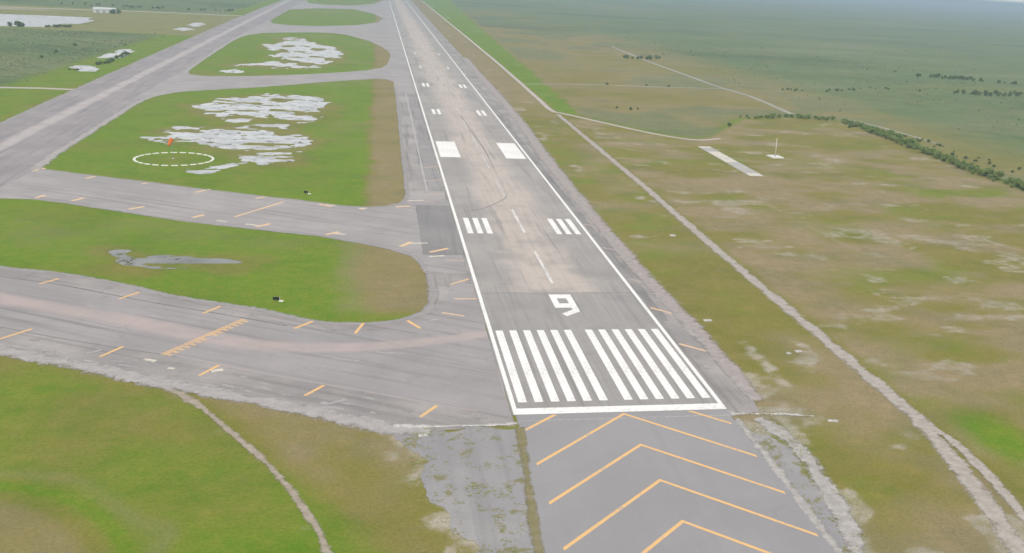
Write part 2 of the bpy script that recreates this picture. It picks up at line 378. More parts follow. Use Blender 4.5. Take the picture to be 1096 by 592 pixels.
    gr = np.maximum(gr, np.exp(-(((X - 40) / 10) ** 2 + ((Y + 62) / 10) ** 2)) * (.45 + 1.3 * (nD - .45)))
    gr = np.maximum(gr, np.exp(-(((X - 38) / 6) ** 2 + ((Y + 8) / 9) ** 2)) * (.45 + 1.5 * (nD - .45)))
    gr = np.maximum(gr, np.exp(-(((X - 41) / 3.2) ** 2 + ((Y - 26) / 22) ** 2)) * (.4 + 1.4 * (nD - .45)))
    # ---- wet hollows
    wet = np.zeros_like(X)
    for k, p in POND.items():
        far = k in ('p4', 'p6', 'p7', 'p8', 'p9', 'p10', 'lake')
        if k == 'lake': d = poly_sd(X, Y, p); D = ss(-6, 6, d)
        elif k in ('p6', 'p7', 'p8', 'p9', 'p10'): D = ss(-3, 1.5, poly_sd(X + (fbm(X, Y / 3, 7, 3, 51) - .5) * 9, Y + (fbm(X, Y / 3, 7, 3, 52) - .5) * 26, p))
        else:
            a = .45 if k in ('p3', 'p5') else 1.0; q = {'p4': 2.4, 'p5': .6}.get(k, 1.3)
            wx = X + (fbm(X, Y / q, 9, 5, 41) - .5) * 20 * a; wy = Y + (fbm(X, Y / q, 10, 5, 43) - .5) * 26 * q * a
            d = poly_sd(wx, wy, p)
            isl = fbm(X / 2.3, Y / q, 7, 5, 47)
            D = ss(-3.0, 2.5, d) * (1 - ss(.53 if k in ('p1', 'p4') else .51, .61, isl) * (.98 if k != 'p5' else .8))
        wet = np.maximum(wet, D)
    Z = -.06 + (nD - .5) * .035 + (nB - .5) * .03 - .34 * wet
    mud = ss(.08, .4, wet)
    return [np.clip(v, 0, 1) for v in (lush, brown, gr, marsh, mud)], Z
(lush, brown, grav, marsh, mud), Z = ground_fields(X, Y)
ny, nx = X.shape
me = bpy.data.meshes.new('ground')
idx = np.arange(nx * ny).reshape(ny, nx)
quads = np.stack([idx[:-1, :-1], idx[:-1, 1:], idx[1:, 1:], idx[1:, :-1]], -1).reshape(-1, 4)
me.vertices.add(nx * ny); me.vertices.foreach_set('co', np.stack([X, Y, Z], -1).astype(np.float32).ravel())
me.loops.add(len(quads) * 4); me.loops.foreach_set('vertex_index', quads.astype(np.int32).ravel())
me.polygons.add(len(quads)); me.polygons.foreach_set('loop_start', np.arange(0, len(quads) * 4, 4, dtype=np.int32))
me.polygons.foreach_set('use_smooth', np.ones(len(quads), bool))
me.update(calc_edges=True)
for nm, a in (('lush', lush), ('brown', brown), ('gravel', grav), ('marsh', marsh), ('mud', mud)):
    at = me.attributes.new(nm, 'FLOAT', 'POINT'); at.data.foreach_set('value', a.astype(np.float32).ravel())

def ground_material():
    t = NT('grassland', .95, .1)
    n0 = t.noise(.05, 4, .6); n1 = t.noise(.28, 5, .65); n2 = t.noise(1.4, 5, .7); n3 = t.noise(5, 4, .7)
    nm = t.noise(.012, 5, .6); nq = t.noise(.09, 6, .6)
    def wob(a, k=.5, lo=.3, hi=.7, n=n1): return t.rng(t.math('ADD', a, t.math('MULTIPLY', t.math('SUBTRACT', n, .5), k)), lo, hi)
    olive = t.mix(t.rng(n1, .35, .65), (.192, .180, .036), (.215, .188, .052))
    c = t.mix(t.math('MULTIPLY', t.rng(n0, .5, .7), .5), olive, (.240, .195, .080))
    lu = t.mix(t.rng(n1, .3, .7), (.115, .215, .012), (.170, .225, .020))
    c = t.mix(wob(t.att('lush'), .45, .1, .9, nq), c, lu)
    br = t.mix(t.rng(n1, .3, .7), (.310, .240, .150), (.255, .200, .112))
    c = t.mix(t.math('MULTIPLY', wob(t.att('brown'), .55, .12, .95, nq), .9), c, br)
    ma = t.mix(t.rng(nm, .35, .65), (.120, .172, .068), (.160, .180, .080))
    ma = t.mix(t.math('MULTIPLY', t.rng(n0, .45, .7), .6), ma, (.085, .140, .045))
    ms_ = t.noise(1.0, 5, .6, t.mapv((.0022, .0050, 1)))
    ma = t.mix(t.math('MULTIPLY', t.rng(ms_, .5, .66), .75), ma, (.065, .105, .045)); ma = t.mix(t.math('MULTIPLY', t.rng(ms_, .47, .32), .7), ma, (.20, .215, .12))
    c = t.mix(wob(t.att('marsh'), .4, .2, .8), c, ma)
    gv = t.mix(t.rng(n2, .35, .7), (.50, .45, .415), (.37, .33, .295))
    gf = t.math('ADD', t.att('gravel'), t.math('ADD', t.math('MULTIPLY', t.math('SUBTRACT', n1, .5), 1.0), t.math('ADD', t.math('MULTIPLY', t.math('SUBTRACT', n2, .5), 1.0), t.math('MULTIPLY', t.math('SUBTRACT', n3, .5), .5))))
    c = t.mix(t.math('MULTIPLY', t.rng(gf, .36, .80), .70), c, gv)
    c = t.mix(t.math('MULTIPLY', t.att('mud'), .7), c, (.130, .135, .060))
    c = t.mix(t.math('MULTIPLY', t.rng(n2, .35, .7), .55), c, t.mix(1.0, c, (.60, .66, .52), 'MULTIPLY'))
    c = t.mix(t.math('MULTIPLY', t.rng(n3, .48, .7), .38), c, t.mix(1.0, c, (1.5, 1.45, 1.4), 'MULTIPLY'))
    c = t.mix(t.math('MULTIPLY', t.rng(t.noise(.045, 6, .62), .44, .66), .55), c, t.mix(1.0, c, (.70, .80, .72), 'MULTIPLY'))
    c = t.mix(t.math('MULTIPLY', t.rng(t.noise(.13, 5, .65, t.mapv((1, 1, 1), loc=(37, 11, 0))), .5, .7), .4), c, t.mix(1.0, c, (1.28, 1.16, 1.25), 'MULTIPLY'))
    t.bump(t.math('ADD', n2, t.math('MULTIPLY', n3, .5)), .5, .25)
    return t.out(c)
ground = link('ground', me, ground_material())
tag(ground, 'flat green and brown grassland spreading to the hazy horizon', 'ground', kind='structure')

# ------------------------------------------------------------------ water
def water_mat(col):
    t = NT('shallow_water', .06, .5); t.b.inputs['IOR'].default_value = 1.33
    n = t.noise(.6, 3, .6); t.bump(n, .05, .02)
    m_ = t.noise(1.0, 5, .65, t.mapv((.05, .09, 1)))
    em = t.math('ADD', t.math('MULTIPLY', t.noise(1.0, 5, .7, t.mapv((.22, .16, 1))), .7), t.math('MULTIPLY', t.noise(1.3, 3, .7), .3))
    t.put(t.b.inputs['Alpha'], t.rng(em, .60, .55))
    return t.out(t.mix(t.math('MULTIPLY', t.rng(m_, .42, .64), .75), col, tuple(v * .32 for v in col)))
WAT = water_mat((.42, .43, .435)); WATD = water_mat((.13, .14, .125))
WL = {'p1': 'irregular rain pond in the grass island beyond the segmented circle', 'p2': 'streaky rain pond right behind the orange windsock',
      'p3': 'thin puddle in the grass just in front of the segmented circle', 'p4': 'rain pond in the second grass island farther along the runway',
      'p5': 'long narrow puddle in the grass strip between the two nearest taxiways', 'p6': 'small bright pool at the end of the shrubs left of the parallel taxiway',
      'p7': 'narrow ditch water behind the shrubs left of the parallel taxiway', 'p8': 'nearer of two tiny bright pools left of the parallel taxiway',
      'p9': 'farther of two tiny bright pools left of the parallel taxiway', 'p10': 'small puddle at the near left corner of the second grass island',
      'lake': 'large pale lake at the upper left edge'}
for k, p in POND.items():
    m = 14 if k in ('p1', 'p2', 'p4') else (8 if k in ('p3', 'p5') else 4)
    x0, x1 = min(q[0] for q in p) - m, max(q[0] for q in p) + m; y0, y1 = min(q[1] for q in p) - m * 1.6, max(q[1] for q in p) + m * 1.6
    if k == 'p1': y0 = 398.5
    if k == 'p2': y1 = 398; y0 = 283
    if k == 'p3': y1 = 282.99; x0, x1 = -172, -70
    if k == 'p10': y1 = 690
    if k == 'p4': y0 = 691
    o = sheet('lake' if k == 'lake' else 'pond', rect(x0, x1, y0, y1), -.165, WATD if k == 'p5' else WAT, depth=0)
    tag(o, WL[k], 'lake' if k == 'lake' else 'pond', kind='structure')

# ------------------------------------------------------------------ paving
ASPH = pavement('taxiway_asphalt', (.285, .266, .266), (.345, .322, .318), (.185, .172, .174), band=(.43, .355, .335), band_w=5.0, bend=.0125, streak=.7, stain=.5, crack=.9)
ASPH2 = pavement('taxiway_asphalt_worn', (.305, .285, .282), (.375, .350, .342), (.20, .186, .187), streak=.75, stain=.5, crack=.9)
PARA = pavement('parallel_taxiway_asphalt', (.262, .24, .246), (.325, .295, .297), (.19, .175, .18), band=(.46, .415, .405), band_w=5, streak=.85, stain=.4, crack=.8)
SHOU = pavement('shoulder_asphalt', (.262, .245, .241), (.39, .362, .345), (.135, .126, .124), crack=.9, streak=.7, stain=.75, speck=1.6)
BLAST = pavement('blast_pad_asphalt', (.270, .262, .268), (.298, .29, .295), (.236, .229, .236), crack=.3, streak=.25, stain=.25, speck=.7)
OLD = pavement('old_pavement_asphalt', (.268, .258, .266), (.35, .335, .332), (.165, .16, .162), crack=1, streak=.35, stain=.8, speck=1.6)
def overgrow(m, lo, hi, amt):
    t = NT.__new__(NT); t.m = m; t.t = m.node_tree; t.b = t.t.nodes['Principled BSDF']; t.co = t.t.nodes.new('ShaderNodeTexCoord').outputs['Object']
    src = t.b.inputs['Base Color'].links[0].from_socket
    f = t.math('ADD', t.math('MULTIPLY', t.noise(.22, 5, .6), .7), t.math('MULTIPLY', t.noise(1.1, 4, .65), .3))
    t.out(t.mix(t.math('MULTIPLY', t.rng(f, lo, hi), amt), src, t.mix(t.rng(t.noise(.8, 3), .3, .7), (.155, .165, .048), (.22, .19, .10))))
overgrow(OLD, .535, .60, .85)
LIMED = flat_mat('dull_marsh_road', (.33, .32, .27), .95, .35, .1)
LIME = flat_mat('crushed_limestone', (.50, .45, .41), .95, .35, 1.3)
CONC = flat_mat('pale_concrete', (.55, .53, .50), .85, .3, 1.5)
SAND = flat_mat('sandy_dirt', (.36, .31, .26), .95, .35, .9)

def runway_mat():
    t = NT('runway_asphalt', .85, .25); xo = t.xyz(); ax = t.math('ABSOLUTE', xo[0]); y = xo[1]
    big = t.noise(.03, 4, .6); mid = t.noise(.16, 5, .65); fine = t.noise(2.4, 4, .7)
    st = t.noise(1, 5, .65, t.mapv((.30, .010, .3))); st2 = t.noise(1, 4, .6, t.mapv((.9, .02, 1)))
    c = t.mix(t.rng(big, .35, .65), (.300, .280, .268), (.36, .333, .312))
    # pinkish worn wheel track in the middle, beyond the newer strip at the threshold
    yy = t.math('ADD', y, t.math('MULTIPLY', t.math('SUBTRACT', mid, .5), 3))
    past = t.rng(yy, 82, 84)
    wob = t.math('ADD', ax, t.math('MULTIPLY', t.math('SUBTRACT', t.noise(.025, 4), .5), 18))
    c = t.mix(t.math('MULTIPLY', t.math('MULTIPLY', t.rng(wob, 15, 5), past), t.rng(st, .35, .6, .45, .95)), c, (.53, .455, .400))
    c = t.mix(t.math('MULTIPLY', t.rng(yy, 85, 82), .40), c, (.285, .275, .27))
    c = t.mix(t.math('MULTIPLY', t.rng(st, .50, .68), .65), c, (.205, .196, .192))
    c = t.mix(t.math('MULTIPLY', t.rng(st2, .52, .72), .35), c, (.45, .42, .40))
    c = t.mix(t.math('MULTIPLY', t.rng(mid, .52, .75), .38), c, (.255, .245, .24))
    bl = t.rng(t.noise(.055, 5, .62), .48, .64); c = t.mix(t.math('MULTIPLY', bl, t.rng(y, 260, 60, .18, .5)), c, (.225, .218, .214))
    sj = t.rng(t.math('ABSOLUTE', t.math('SUBTRACT', yy, 83.5)), .9, .2); c = t.mix(t.math('MULTIPLY', sj, .5), c, (.19, .185, .18))
    # construction joints along the lanes and across
    jn = t.math('ABSOLUTE', t.math('SUBTRACT', t.math('FRACT', t.math('DIVIDE', t.math('ADD', xo[0], 100 * 7.62 + 3.81), 7.62)), .5))
    j1 = t.math('MULTIPLY', t.rng(jn, .016, .006), t.rng(t.noise(.07, 3), .35, .6))
    c = t.mix(t.math('MULTIPLY', j1, .45), c, (.17, .165, .16))
    wv = t.t.nodes.new('ShaderNodeTexNoise'); wv.inputs['Scale'].default_value = .2; wv.inputs['Detail'].default_value = 4
    sc = t.t.nodes.new('ShaderNodeVectorMath'); sc.operation = 'SCALE'; sc.inputs['Scale'].default_value = 7
    ad = t.t.nodes.new('ShaderNodeVectorMath'); ad.operation = 'ADD'
    t.t.links.new(t.co, wv.inputs['Vector']); t.t.links.new(wv.outputs['Color'], sc.inputs[0]); t.t.links.new(t.co, ad.inputs[0]); t.t.links.new(sc.outputs[0], ad.inputs[1])
    ck = t.math('MULTIPLY', t.rng(t.vor(.07, ad.outputs[0]), .018, .004), t.rng(t.noise(.05, 3), .45, .65))
    c = t.mix(t.math('MULTIPLY', ck, .3), c, (.2, .195, .19))
    c = t.mix(t.math('MULTIPLY', t.rng(fine, .3, .75), .2), c, (.21, .2, .195))
    c = t.mix(t.math('MULTIPLY', t.rng(t.noise(5.5, 3, .7), .6, .72), .2), c, (.55, .52, .5))
    t.bump(fine, .2, .05); return t.out(c)
RUNW = runway_mat()
WHITE = paint('white_paint', (.80, .79, .77), (.44, .42, .40), .30)
WORN = paint('worn_white_paint', (.74, .72, .70), (.40, .37, .36), .55)
FAINT = paint('faint_white_paint', (.60, .57, .55), (.42, .39, .37), .75)
YELL = paint('chevron_yellow_paint', (.74, .44, .17), (.35, .32, .30), .30)
YELW = paint('worn_yellow_paint', (.76, .49, .25), (.40, .36, .33), .40)
YELF = paint('faint_yellow_paint', (.52, .36, .26), (.34, .31, .30), .7)
FLECK = paint('crumbled_concrete_fleck', (.40, .385, .375), (.30, .288, .284), .7)
CREAM = paint('pale_patch_paint', (.66, .60, .48), (.38, .36, .34), .5)
GREYL = paint('pale_scuff_paint', (.47, .45, .44), (.33, .32, .32), .6)

HW = 22.86
runway = sheet('runway', rect(-HW - .3, HW + .3, -.25, 3250), .03, RUNW)
tag(runway, 'long grey runway with white threshold stripes and number 9', 'runway', kind='structure')
# markings
mark('threshold_bar', rect(-HW, HW, 0, 3.05), runway, WHITE)
for s in (-1, 1):
    mark('edge_line', rect(min(s * HW, s * (HW - .95)), max(s * HW, s * (HW - .95)), 3.054, 3200), runway, WHITE)
    for k in range(6):
        a = 1.8 + k * 3.5; mark('threshold_stripe', rect(min(s * a, s * (a + 1.85)), max(s * a, s * (a + 1.85)), 6.2, 51.8), runway, WHITE)
    for k in range(3):
        a = 11.2 + k * 3.35; mark('touchdown_bar', rect(min(s * a, s * (a + 1.9)), max(s * a, s * (a + 1.9)), 152.4, 175.6), runway, WHITE)
    mark('aiming_block', rect(min(s * 11, s * 20.7), max(s * 11, s * 20.7), 303, 350), runway, WHITE)
    for y0, nb in ((456, 2), (611, 2), (762, 1), (914, 1)):
        for k in range(nb):
            a = 11.6 + k * 3.3; mark('touchdown_bar', rect(min(s * a, s * (a + 1.9)), max(s * a, s * (a + 1.9)), y0, y0 + 24), runway, WHITE if y0 < 700 else WORN)
NINE = [(-2.9,81.9),(3.35,81.9),(3.35,66.6),(-.9,62.9),(-1.75,64.9),(1.75,68.3),(1.75,69.9),(-2.9,69.9),(-2.9,81.9),(-1.15,78.3),(-1.15,73.7),(1.55,73.7),(1.55,78.3),(-1.15,78.3)]
bm = bmesh.new()   # the figure 9: strokes tiled without overlap
for q in ([(-2.9,78.3),(3.35,78.3),(3.35,81.9),(-2.9,81.9)], [(-2.9,73.7),(-1.15,73.7),(-1.15,78.3),(-2.9,78.3)], [(1.55,73.7),(3.35,73.7),(3.35,78.3),(1.55,78.3)],
          [(-2.9,69.9),(3.35,69.9),(3.35,73.7),(-2.9,73.7)], [(1.55,68.2),(3.35,66.6),(3.35,69.9),(1.55,69.9)], [(-1.8,64.9),(-.9,62.7),(3.35,66.6),(1.55,68.2)]):
    bm.faces.new([bm.verts.new((x, y - 72, 0)) for x, y in q])
o = bm_obj('runway_number', bm, WHITE, runway); o.location = (0, 72, .006)
for k in range(20):
    y0 = 93 + 60.96 * k; mark('centre_line_stripe', rect(-.42, .42, y0, y0 + 36.6), runway, WORN if k < 2 else FAINT)
tm = catmull([(-.3,470),(1.2,390),(2.6,330),(2.4,300),(1.7,258),(1.4,226),(.6,214),(-3.1,204.5),(-11.0,191.5),(-18.5,186)], n=8)
RUB = flat_mat('tyre_rubber_mark', (.20, .195, .19), .8, .35, 1.2)
mark('tyre_mark', ribbon(tm, lambda t: .35 + .25 * math.sin(t * 9)), runway, RUB, .003)

# shoulders
shl = [(-24.2, -4.4), (-23.16, -4.4), (-23.16, 3200), (-38.5, 3200), (-38.4, 2000), (-38, 900), (-38, 506), (-38.6, 350), (-39.2, 230), (-38, 200), (-37, 110), (-36, 90), (-36, 60), (-38, 20), (-36, -4)]
o = sheet('runway_shoulder', rough_outline(shl, 1.5, .9, 7, 4, .3), .0, SHOU, depth=.16); tag(o, 'weathered paved strip along the left edge of the runway', 'shoulder', kind='structure'); SHL = o
SEALD = pavement('dark_sealed_strip_asphalt', (.20, .19, .19), (.30, .28, .275), (.13, .125, .125), crack=1, streak=.6, stain=.6)
shr = [(22.4, -3.6), (30.5, -1.6), (31.6, 8), (30.8, 32), (30.6, 52), (29.2, 77), (28.8, 106), (28.6, 168), (29.5, 305), (34, 528), (36, 900), (37, 3200), (22.4, 3200)]
o = sheet('runway_shoulder', rough_outline(shr, 1.5, 1.3, 8, 6, .5), .004, SHOU, depth=.16); tag(o, 'narrow weathered paved strip along the right edge of the runway', 'shoulder', kind='structure'); SHR = o
for a, b in [((24.0,97.4),(29.3,93.1)), ((23.7,69.6),(29.2,63.6)), ((23.7,40.5),(29.3,34.9)), ((23.7,134.4),(27.6,130.9)), ((23.7,168),(28,164))]:
    mark('shoulder_stripe', stroke(a, b, .85), SHR, YELW if a[1] < 80 else YELF)
mark('sealed_strip', rough_outline(rect(23.4, 26.0, 58, 520), 2, .7, 5, 18, .2), SHR, SEALD, .003)
# pale joint line and dark gutter along the left shoulder
DARKG = flat_mat('dark_sealed_asphalt', (.185, .178, .178), .85, .35, .8)
mark('sealed_strip', rough_outline(rect(-29.3, -24.2, 215, 640), 3, .5, 9, 8), SHL, pavement('sealed_strip_asphalt', (.255, .24, .24), (.33, .31, .305), (.15, .145, .145), crack=1, streak=.7, stain=.7), .003)
mark('pale_seam', rough_outline(rect(-31.0, -30.3, 140, 640), 3, .35, 7, 9), SHL, GREYL, .004)

# near taxiway meeting the threshold
A1 = math.atan2(-45, 79) - math.pi / 2         # turns local Y along the taxiway
t1 = [(-262, 168), (-200, 137), (-153.0, 110.0), (-137.1, 104.5), (-120.7, 95.4), (-104.2, 83.4), (-89.0, 75.1), (-79.3, 70.2), (-74.3, 65.8), (-67.1, 61.4), (-59, 59.4), (-51.1, 59.4), (-44.1, 61.9), (-39.1, 67.1), (-36.9, 74.2), (-35.8, 87.0), (-30, 92), (-24, 92), (-24, -4), (-36, -6.5),
      (-43.8, -7.9), (-47.3, -5.5), (-54.5, -.6), (-61.8, 3.5), (-69.3, 7.3), (-75.1, 11.0), (-88.9, 18.2), (-95.8, 21.2), (-103.6, 27.9), (-118.3, 34.7), (-131.9, 42.8), (-200, 84), (-262, 118)]
o = sheet('taxiway_shoulder', rough_outline(t1, 1.2, .8, 5, 12, .35), .008, SHOU, (-104, 55.7), A1); tag(o, 'cracked paved border of the nearest taxiway', 'shoulder', kind='structure')
t1c = [(-262, 161), (-149.8, 99.9), (-134.0, 92.5), (-117.8, 82.7), (-107.4, 76.4), (-95.2, 69.8), (-83.1, 63.2), (-70, 55.6), (-60, 52.4), (-50, 53), (-42, 57), (-36, 64), (-32, 76), (-29.5, 92), (-23.5, 92), (-23.5, -1.2), (-34, 3.4), (-41.6, 7.4), (-58.7, 16.7), (-76.8, 26.0), (-94.0, 36.3), (-131.9, 55.0), (-200, 95), (-262, 130)]
taxi1 = sheet('taxiway', rough_outline(t1c, 2, .25, 6, 13, .1), .014, ASPH, (-104, 55.7), A1); tag(taxi1, 'nearest grey taxiway curving into the runway threshold', 'taxiway', kind='structure')
B1 = [[(-138.1,92.9),(-134.6,97.8)],[(-115.4,79.5),(-111.7,85.2)],[(-93.1,67.1),(-89.6,72.9)],[(-134.1,49.6),(-129.4,56.5)],[(-110.1,37.2),(-106.7,43.6)],[(-87.5,24.9),(-84.3,30.8)],[(-64.9,12.5),(-61.3,17.9)],[(-41.7,0.2),(-38.1,5.7)],[(-70.0,55.0),(-66.0,60.2)],[(-55.5,50.8),(-53.6,58.5)],[(-42.7,60.3),(-39.6,54.0)],[(-33.6,66.4),(-28.0,63.4)],[(-29.6,78.3),(-23.4,78.2)],[(-29.8,91.9),(-24.0,97.4)]]
for i, (a, b) in enumerate(B1):
    mark('shoulder_stripe', stroke(a, b, .75 if i not in (10, 8) else .9), taxi1, YELL if i not in (11, 12, 13) else YELW, .012)
mark('edge_line', ribbon([(-94.0,37.1),(-76.8,26.8),(-58.7,17.4),(-41.6,8.2),(-35.8,5.0),(-30,2.5)], .28), taxi1, YELF, .006)
h0, h1 = np.array((-97.6, 38.1)), np.array((-83.0, 62.5)); dh = (h1 - h0) / np.hypot(*(h1 - h0)); nh = np.array((dh[1], -dh[0]))
for off in (0, .75):
    mark('holding_line', stroke(h0 + nh * off, h1 + nh * off, .42), taxi1, YELL, .010)
for off in (1.45, 2.1):
    for k in range(15):
        a = h0 + nh * off + dh * (k * 1.9 + .2); mark('holding_dash', stroke(a, a + dh * 1.05, .42), taxi1, YELL, .010)
for k, (x, y, L, wd, an) in enumerate([(-99.2,34.6,3.2,1.2,-.5),(-93.9,29.4,1.6,.9,-.4),(-84.2,27.6,2.4,1.6,.3),(-73.6,19.6,2.0,.7,-.5),(-78.2,23.6,1.6,.6,-.5),(-118,39.5,2.2,.7,-.6),(-52,10.5,3.0,.6,-.5),(-36,60.5,2.2,.9,.3),(-86,58,5,.5,-.52),(-70,36.5,5.5,.6,-.4),(-47,37,7,.6,-.2),(-57,33,6,.5,-.25),(-120,73,4,.8,-.55),(-104,65,4.5,.7,-.5),(-88,49,4,.8,-.5),(-112,40.5,3.6,.7,.75),(-58.5,8.8,4.6,.7,.6)]):
    p = rough_outline(stroke((x - L / 2 * math.cos(an), y - L / 2 * math.sin(an)), (x + L / 2 * math.cos(an), y + L / 2 * math.sin(an)), wd), .5, .25, 1.2, 60 + k)
    mark('pale_patch', p, taxi1, CREAM if k < 3 else FLECK, .016 + k * .0003)

for k in range(34):   # crumbled pale flecks along the lower border
    t_ = random.random(); x = -135 + t_ * 92; y = 44.5 - t_ * 50.5 + random.gauss(2.8, 1.9); L = random.uniform(1.2, 5.0); an = random.gauss(-.52, .12)
    p = rough_outline(stroke((x - L / 2 * math.cos(an), y - L / 2 * math.sin(an)), (x + L / 2 * math.cos(an), y + L / 2 * math.sin(an)), random.uniform(.35, .9)), .4, .34, .9, 160 + k)
    mark('pale_patch', p, taxi1, FLECK, .022 + k * .0008)

# second taxiway
A2 = math.atan2(-.55, 1) - math.pi / 2
t2 = [(-262, 300), (-215, 268), (-195, 262), (-186, 258), (-181.7, 253.5), (-160.3, 241.8), (-141.5, 233.0), (-122.3, 222.6), (-103.8, 212.4), (-93.4, 208.4), (-79.3, 202.6), (-72.2, 198.2), (-63, 193.6), (-55, 191.6), (-48.2, 193.2), (-42.5, 198.5), (-40, 208), (-39, 222), (-24, 222), (-24, 104), (-35.8, 104), (-36.9, 112), (-40, 122.5), (-48.5, 132.7), (-57.3, 139.4), (-69.5, 146.8), (-81.6, 151.8), (-93.9, 156.8), (-112.8, 165.0), (-129.5, 174.4), (-146.8, 184.9), (-161.3, 193.0), (-170, 196.5), (-179.9, 197), (-200, 197), (-235, 200), (-262, 206)]
o = sheet('taxiway', rough_outline(t2, 1.4, .55, 5, 22, .25), .011, ASPH2, (-104, 184), A2); tag(o, 'second grey taxiway from the runway, with a faded holding line', 'taxiway', kind='structure'); taxi2 = o
mark('dark_patch', rough_outline(rect(-36.2, -23.3, 124, 196), 2, .35, 5, 23), taxi2, pavement('dark_patch_asphalt', (.215, .206, .206), (.27, .257, .252), (.155, .148, .148), crack=.7, streak=.4, stain=.6), .004)
B2 = [[(-29.8,117.8),(-23.8,117.5)],[(-33.9,127.3),(-27.9,132.1)],[(-43.0,134.0),(-39.4,140.1)],[(-66.9,148.9),(-62.8,152.8)],[(-90.0,158.6),(-86.0,163.5)],[(-94.8,203.6),(-91.0,207.1)],[(-71.6,195.4),(-66.6,191.1)],[(-57.0,189.4),(-55.0,187.1)],[(-43.7,192.2),(-38.3,194.2)],[(-34.8,205.2),(-28.7,201.4)],[(-34.0,214.0),(-24.0,217.3)],[(-30.0,242.7),(-23.6,247.4)],[(-31.4,272.5),(-24.0,278.0)],[(-184.5,248.3),(-181.5,254.7)],[(-161.6,235.3),(-158.9,240.6)],[(-139.3,226.4),(-136.7,230.3)],[(-117.5,212.5),(-113.3,218.9)],[(-169.2,198.6),(-167.3,203.5)],[(-156.4,194.8),(-153.6,199.7)],[(-134.8,182.7),(-130.7,187.4)],[(-112.2,171.1),(-109.0,175.5)]]
for i, (a, b) in enumerate(B2):
    mark('shoulder_stripe', stroke(a, b, 1.4), taxi2, YELF if i in (0, 9, 10, 11, 12) else YELW, .010)
mark('holding_line', stroke((-98.6, 173), (-84.5, 198), 1.0), taxi2, YELW, .008)
for k, (x, y, L, an) in enumerate([(-91.5,161.5,5,-.5),(-67,193.6,4,-.4),(-62.5,150,4,-.3),(-37,138.5,6,.1),(-36,204,6,.1),(-102,166.5,4,-.5),(-32,122.5,5,.2),(-55.5,189.2,3,0)]):
    mark('pale_patch', rough_outline(stroke((x - L / 2 * math.cos(an), y - L / 2 * math.sin(an)), (x + L / 2 * math.cos(an), y + L / 2 * math.sin(an)), 1.3), .6, .35, 1.5, 80 + k), taxi2, CREAM, .014)

# parallel taxiway and the far crossings
par = [(-236, 150), (-187, 190), (-184, 250), (-187.5, 291.6), (-187.9, 339.0), (-189.8, 472.8), (-193, 640), (-194.2, 704.8), (-200.3, 880.7), (-202, 1044), (-202.7, 1390), (-207, 1816), (-207.4, 3000), (-258, 3000), (-256, 1741), (-252, 1418), (-244.7, 969), (-240.7, 725), (-237, 538), (-235.3, 451), (-233.2, 366), (-234, 250)]
o = sheet('taxiway', rough_outline(par, 2, .7, 9, 32, .3), .016, PARA, (-213, 300), R(.9)); tag(o, 'wide pale taxiway running parallel to the runway on the left', 'taxiway', kind='structure')
t3 = [(-196, 480), (-188.2, 488), (-181, 514), (-173.1, 530), (-155, 550), (-129.8, 571), (-94.2, 613), (-70, 640), (-53.5, 655), (-44, 654), (-38.5, 640), (-38, 600), (-30, 560), (-24, 560), (-24, 960), (-36, 940), (-37.9, 880), (-41.4, 794), (-47.4, 746), (-60, 716), (-76.3, 697), (-103, 668), (-124, 650), (-143, 637), (-165, 628), (-178, 625), (-188, 633), (-193, 660), (-197, 700)]
o = sheet('taxiway', rough_outline(t3, 2, .6, 8, 36, .3), .021, ASPH2, (-104, 640), math.atan2(.9, 1) - math.pi / 2); tag(o, 'third crossing taxiway, between the two grass islands with ponds', 'taxiway', kind='structure')
t4 = [(-205, 1000), (-202.8, 1044), (-199, 1100), (-190, 1128), (-167, 1160), (-125, 1196), (-105, 1196), (-90, 1180), (-60, 1081), (-42.8, 975), (-36, 890), (-24, 880), (-24, 1760), (-41.9, 1643), (-49.7, 1514), (-83, 1402), (-132, 1334), (-169, 1323), (-192, 1345), (-201, 1391), (-206, 1450)]
o = sheet('taxiway', rough_outline(t4, 3, .7, 10, 38, .3), .026, ASPH2, (-104, 1260), math.atan2(-.5, 1) - math.pi / 2); tag(o, 'fourth crossing taxiway, far side of the second pond island', 'taxiway', kind='structure')
t5 = [(-210, 1760), (-207, 1816), (-163, 1925), (-95, 1966), (-58, 1802), (-41, 1640), (-24, 1600), (-24, 2700), (-34, 2655), (-60, 2335), (-99, 2161), (-165, 2117), (-197, 2180), (-209, 2300)]
o = sheet('taxiway', rough_outline(t5, 3, .7, 10, 40, .3), .024, ASPH2, (-104, 2040), 0); tag(o, 'fifth and farthest crossing taxiway at the top edge', 'taxiway', kind='structure')

# blast pad and old pavement before the threshold
bp = [(-22.4, -.1), (22.6, -.1), (22.6, -88), (-26.5, -88), (-25.4, -53), (-23.4, -24)]
blast = sheet('blast_pad', rough_outline(bp, 1.2, .25, 4, 51, .1), .02, BLAST); tag(blast, 'smooth grey blast pad with yellow chevrons before the threshold', 'blast pad', kind='structure')
for s in (-1, 1): mark('chevron', [(s * 14.9, -.5), (s * 21.4, -6.9), (s * 21.4, -7.9), (s * 13.9, -.5)], blast, YELL)
for k in range(5):
    y = -.55 - 14.75 * k; a = 21.4; wd = 1.0
    mark('chevron', [(0, y), (a, y - a), (a, y - a - wd), (0, y - wd), (-a, y - a - wd), (-a, y - a)], blast, YELL)
oldp = [(-19, -5.2), (-44, -6.8), (-47.5, -6.2), (-46.4, -10.8), (-43, -17), (-41.7, -24), (-40.6, -36), (-38.3, -44), (-35.5, -52), (-31.5, -62), (-30, -88), (-19, -88)]
o = sheet('old_pavement', rough_outline(oldp, .7, 2.6, 5, 53, .6), -.012, OLD); tag(o, 'old cracked overgrown pavement left of the blast pad', 'pavement', kind='structure')
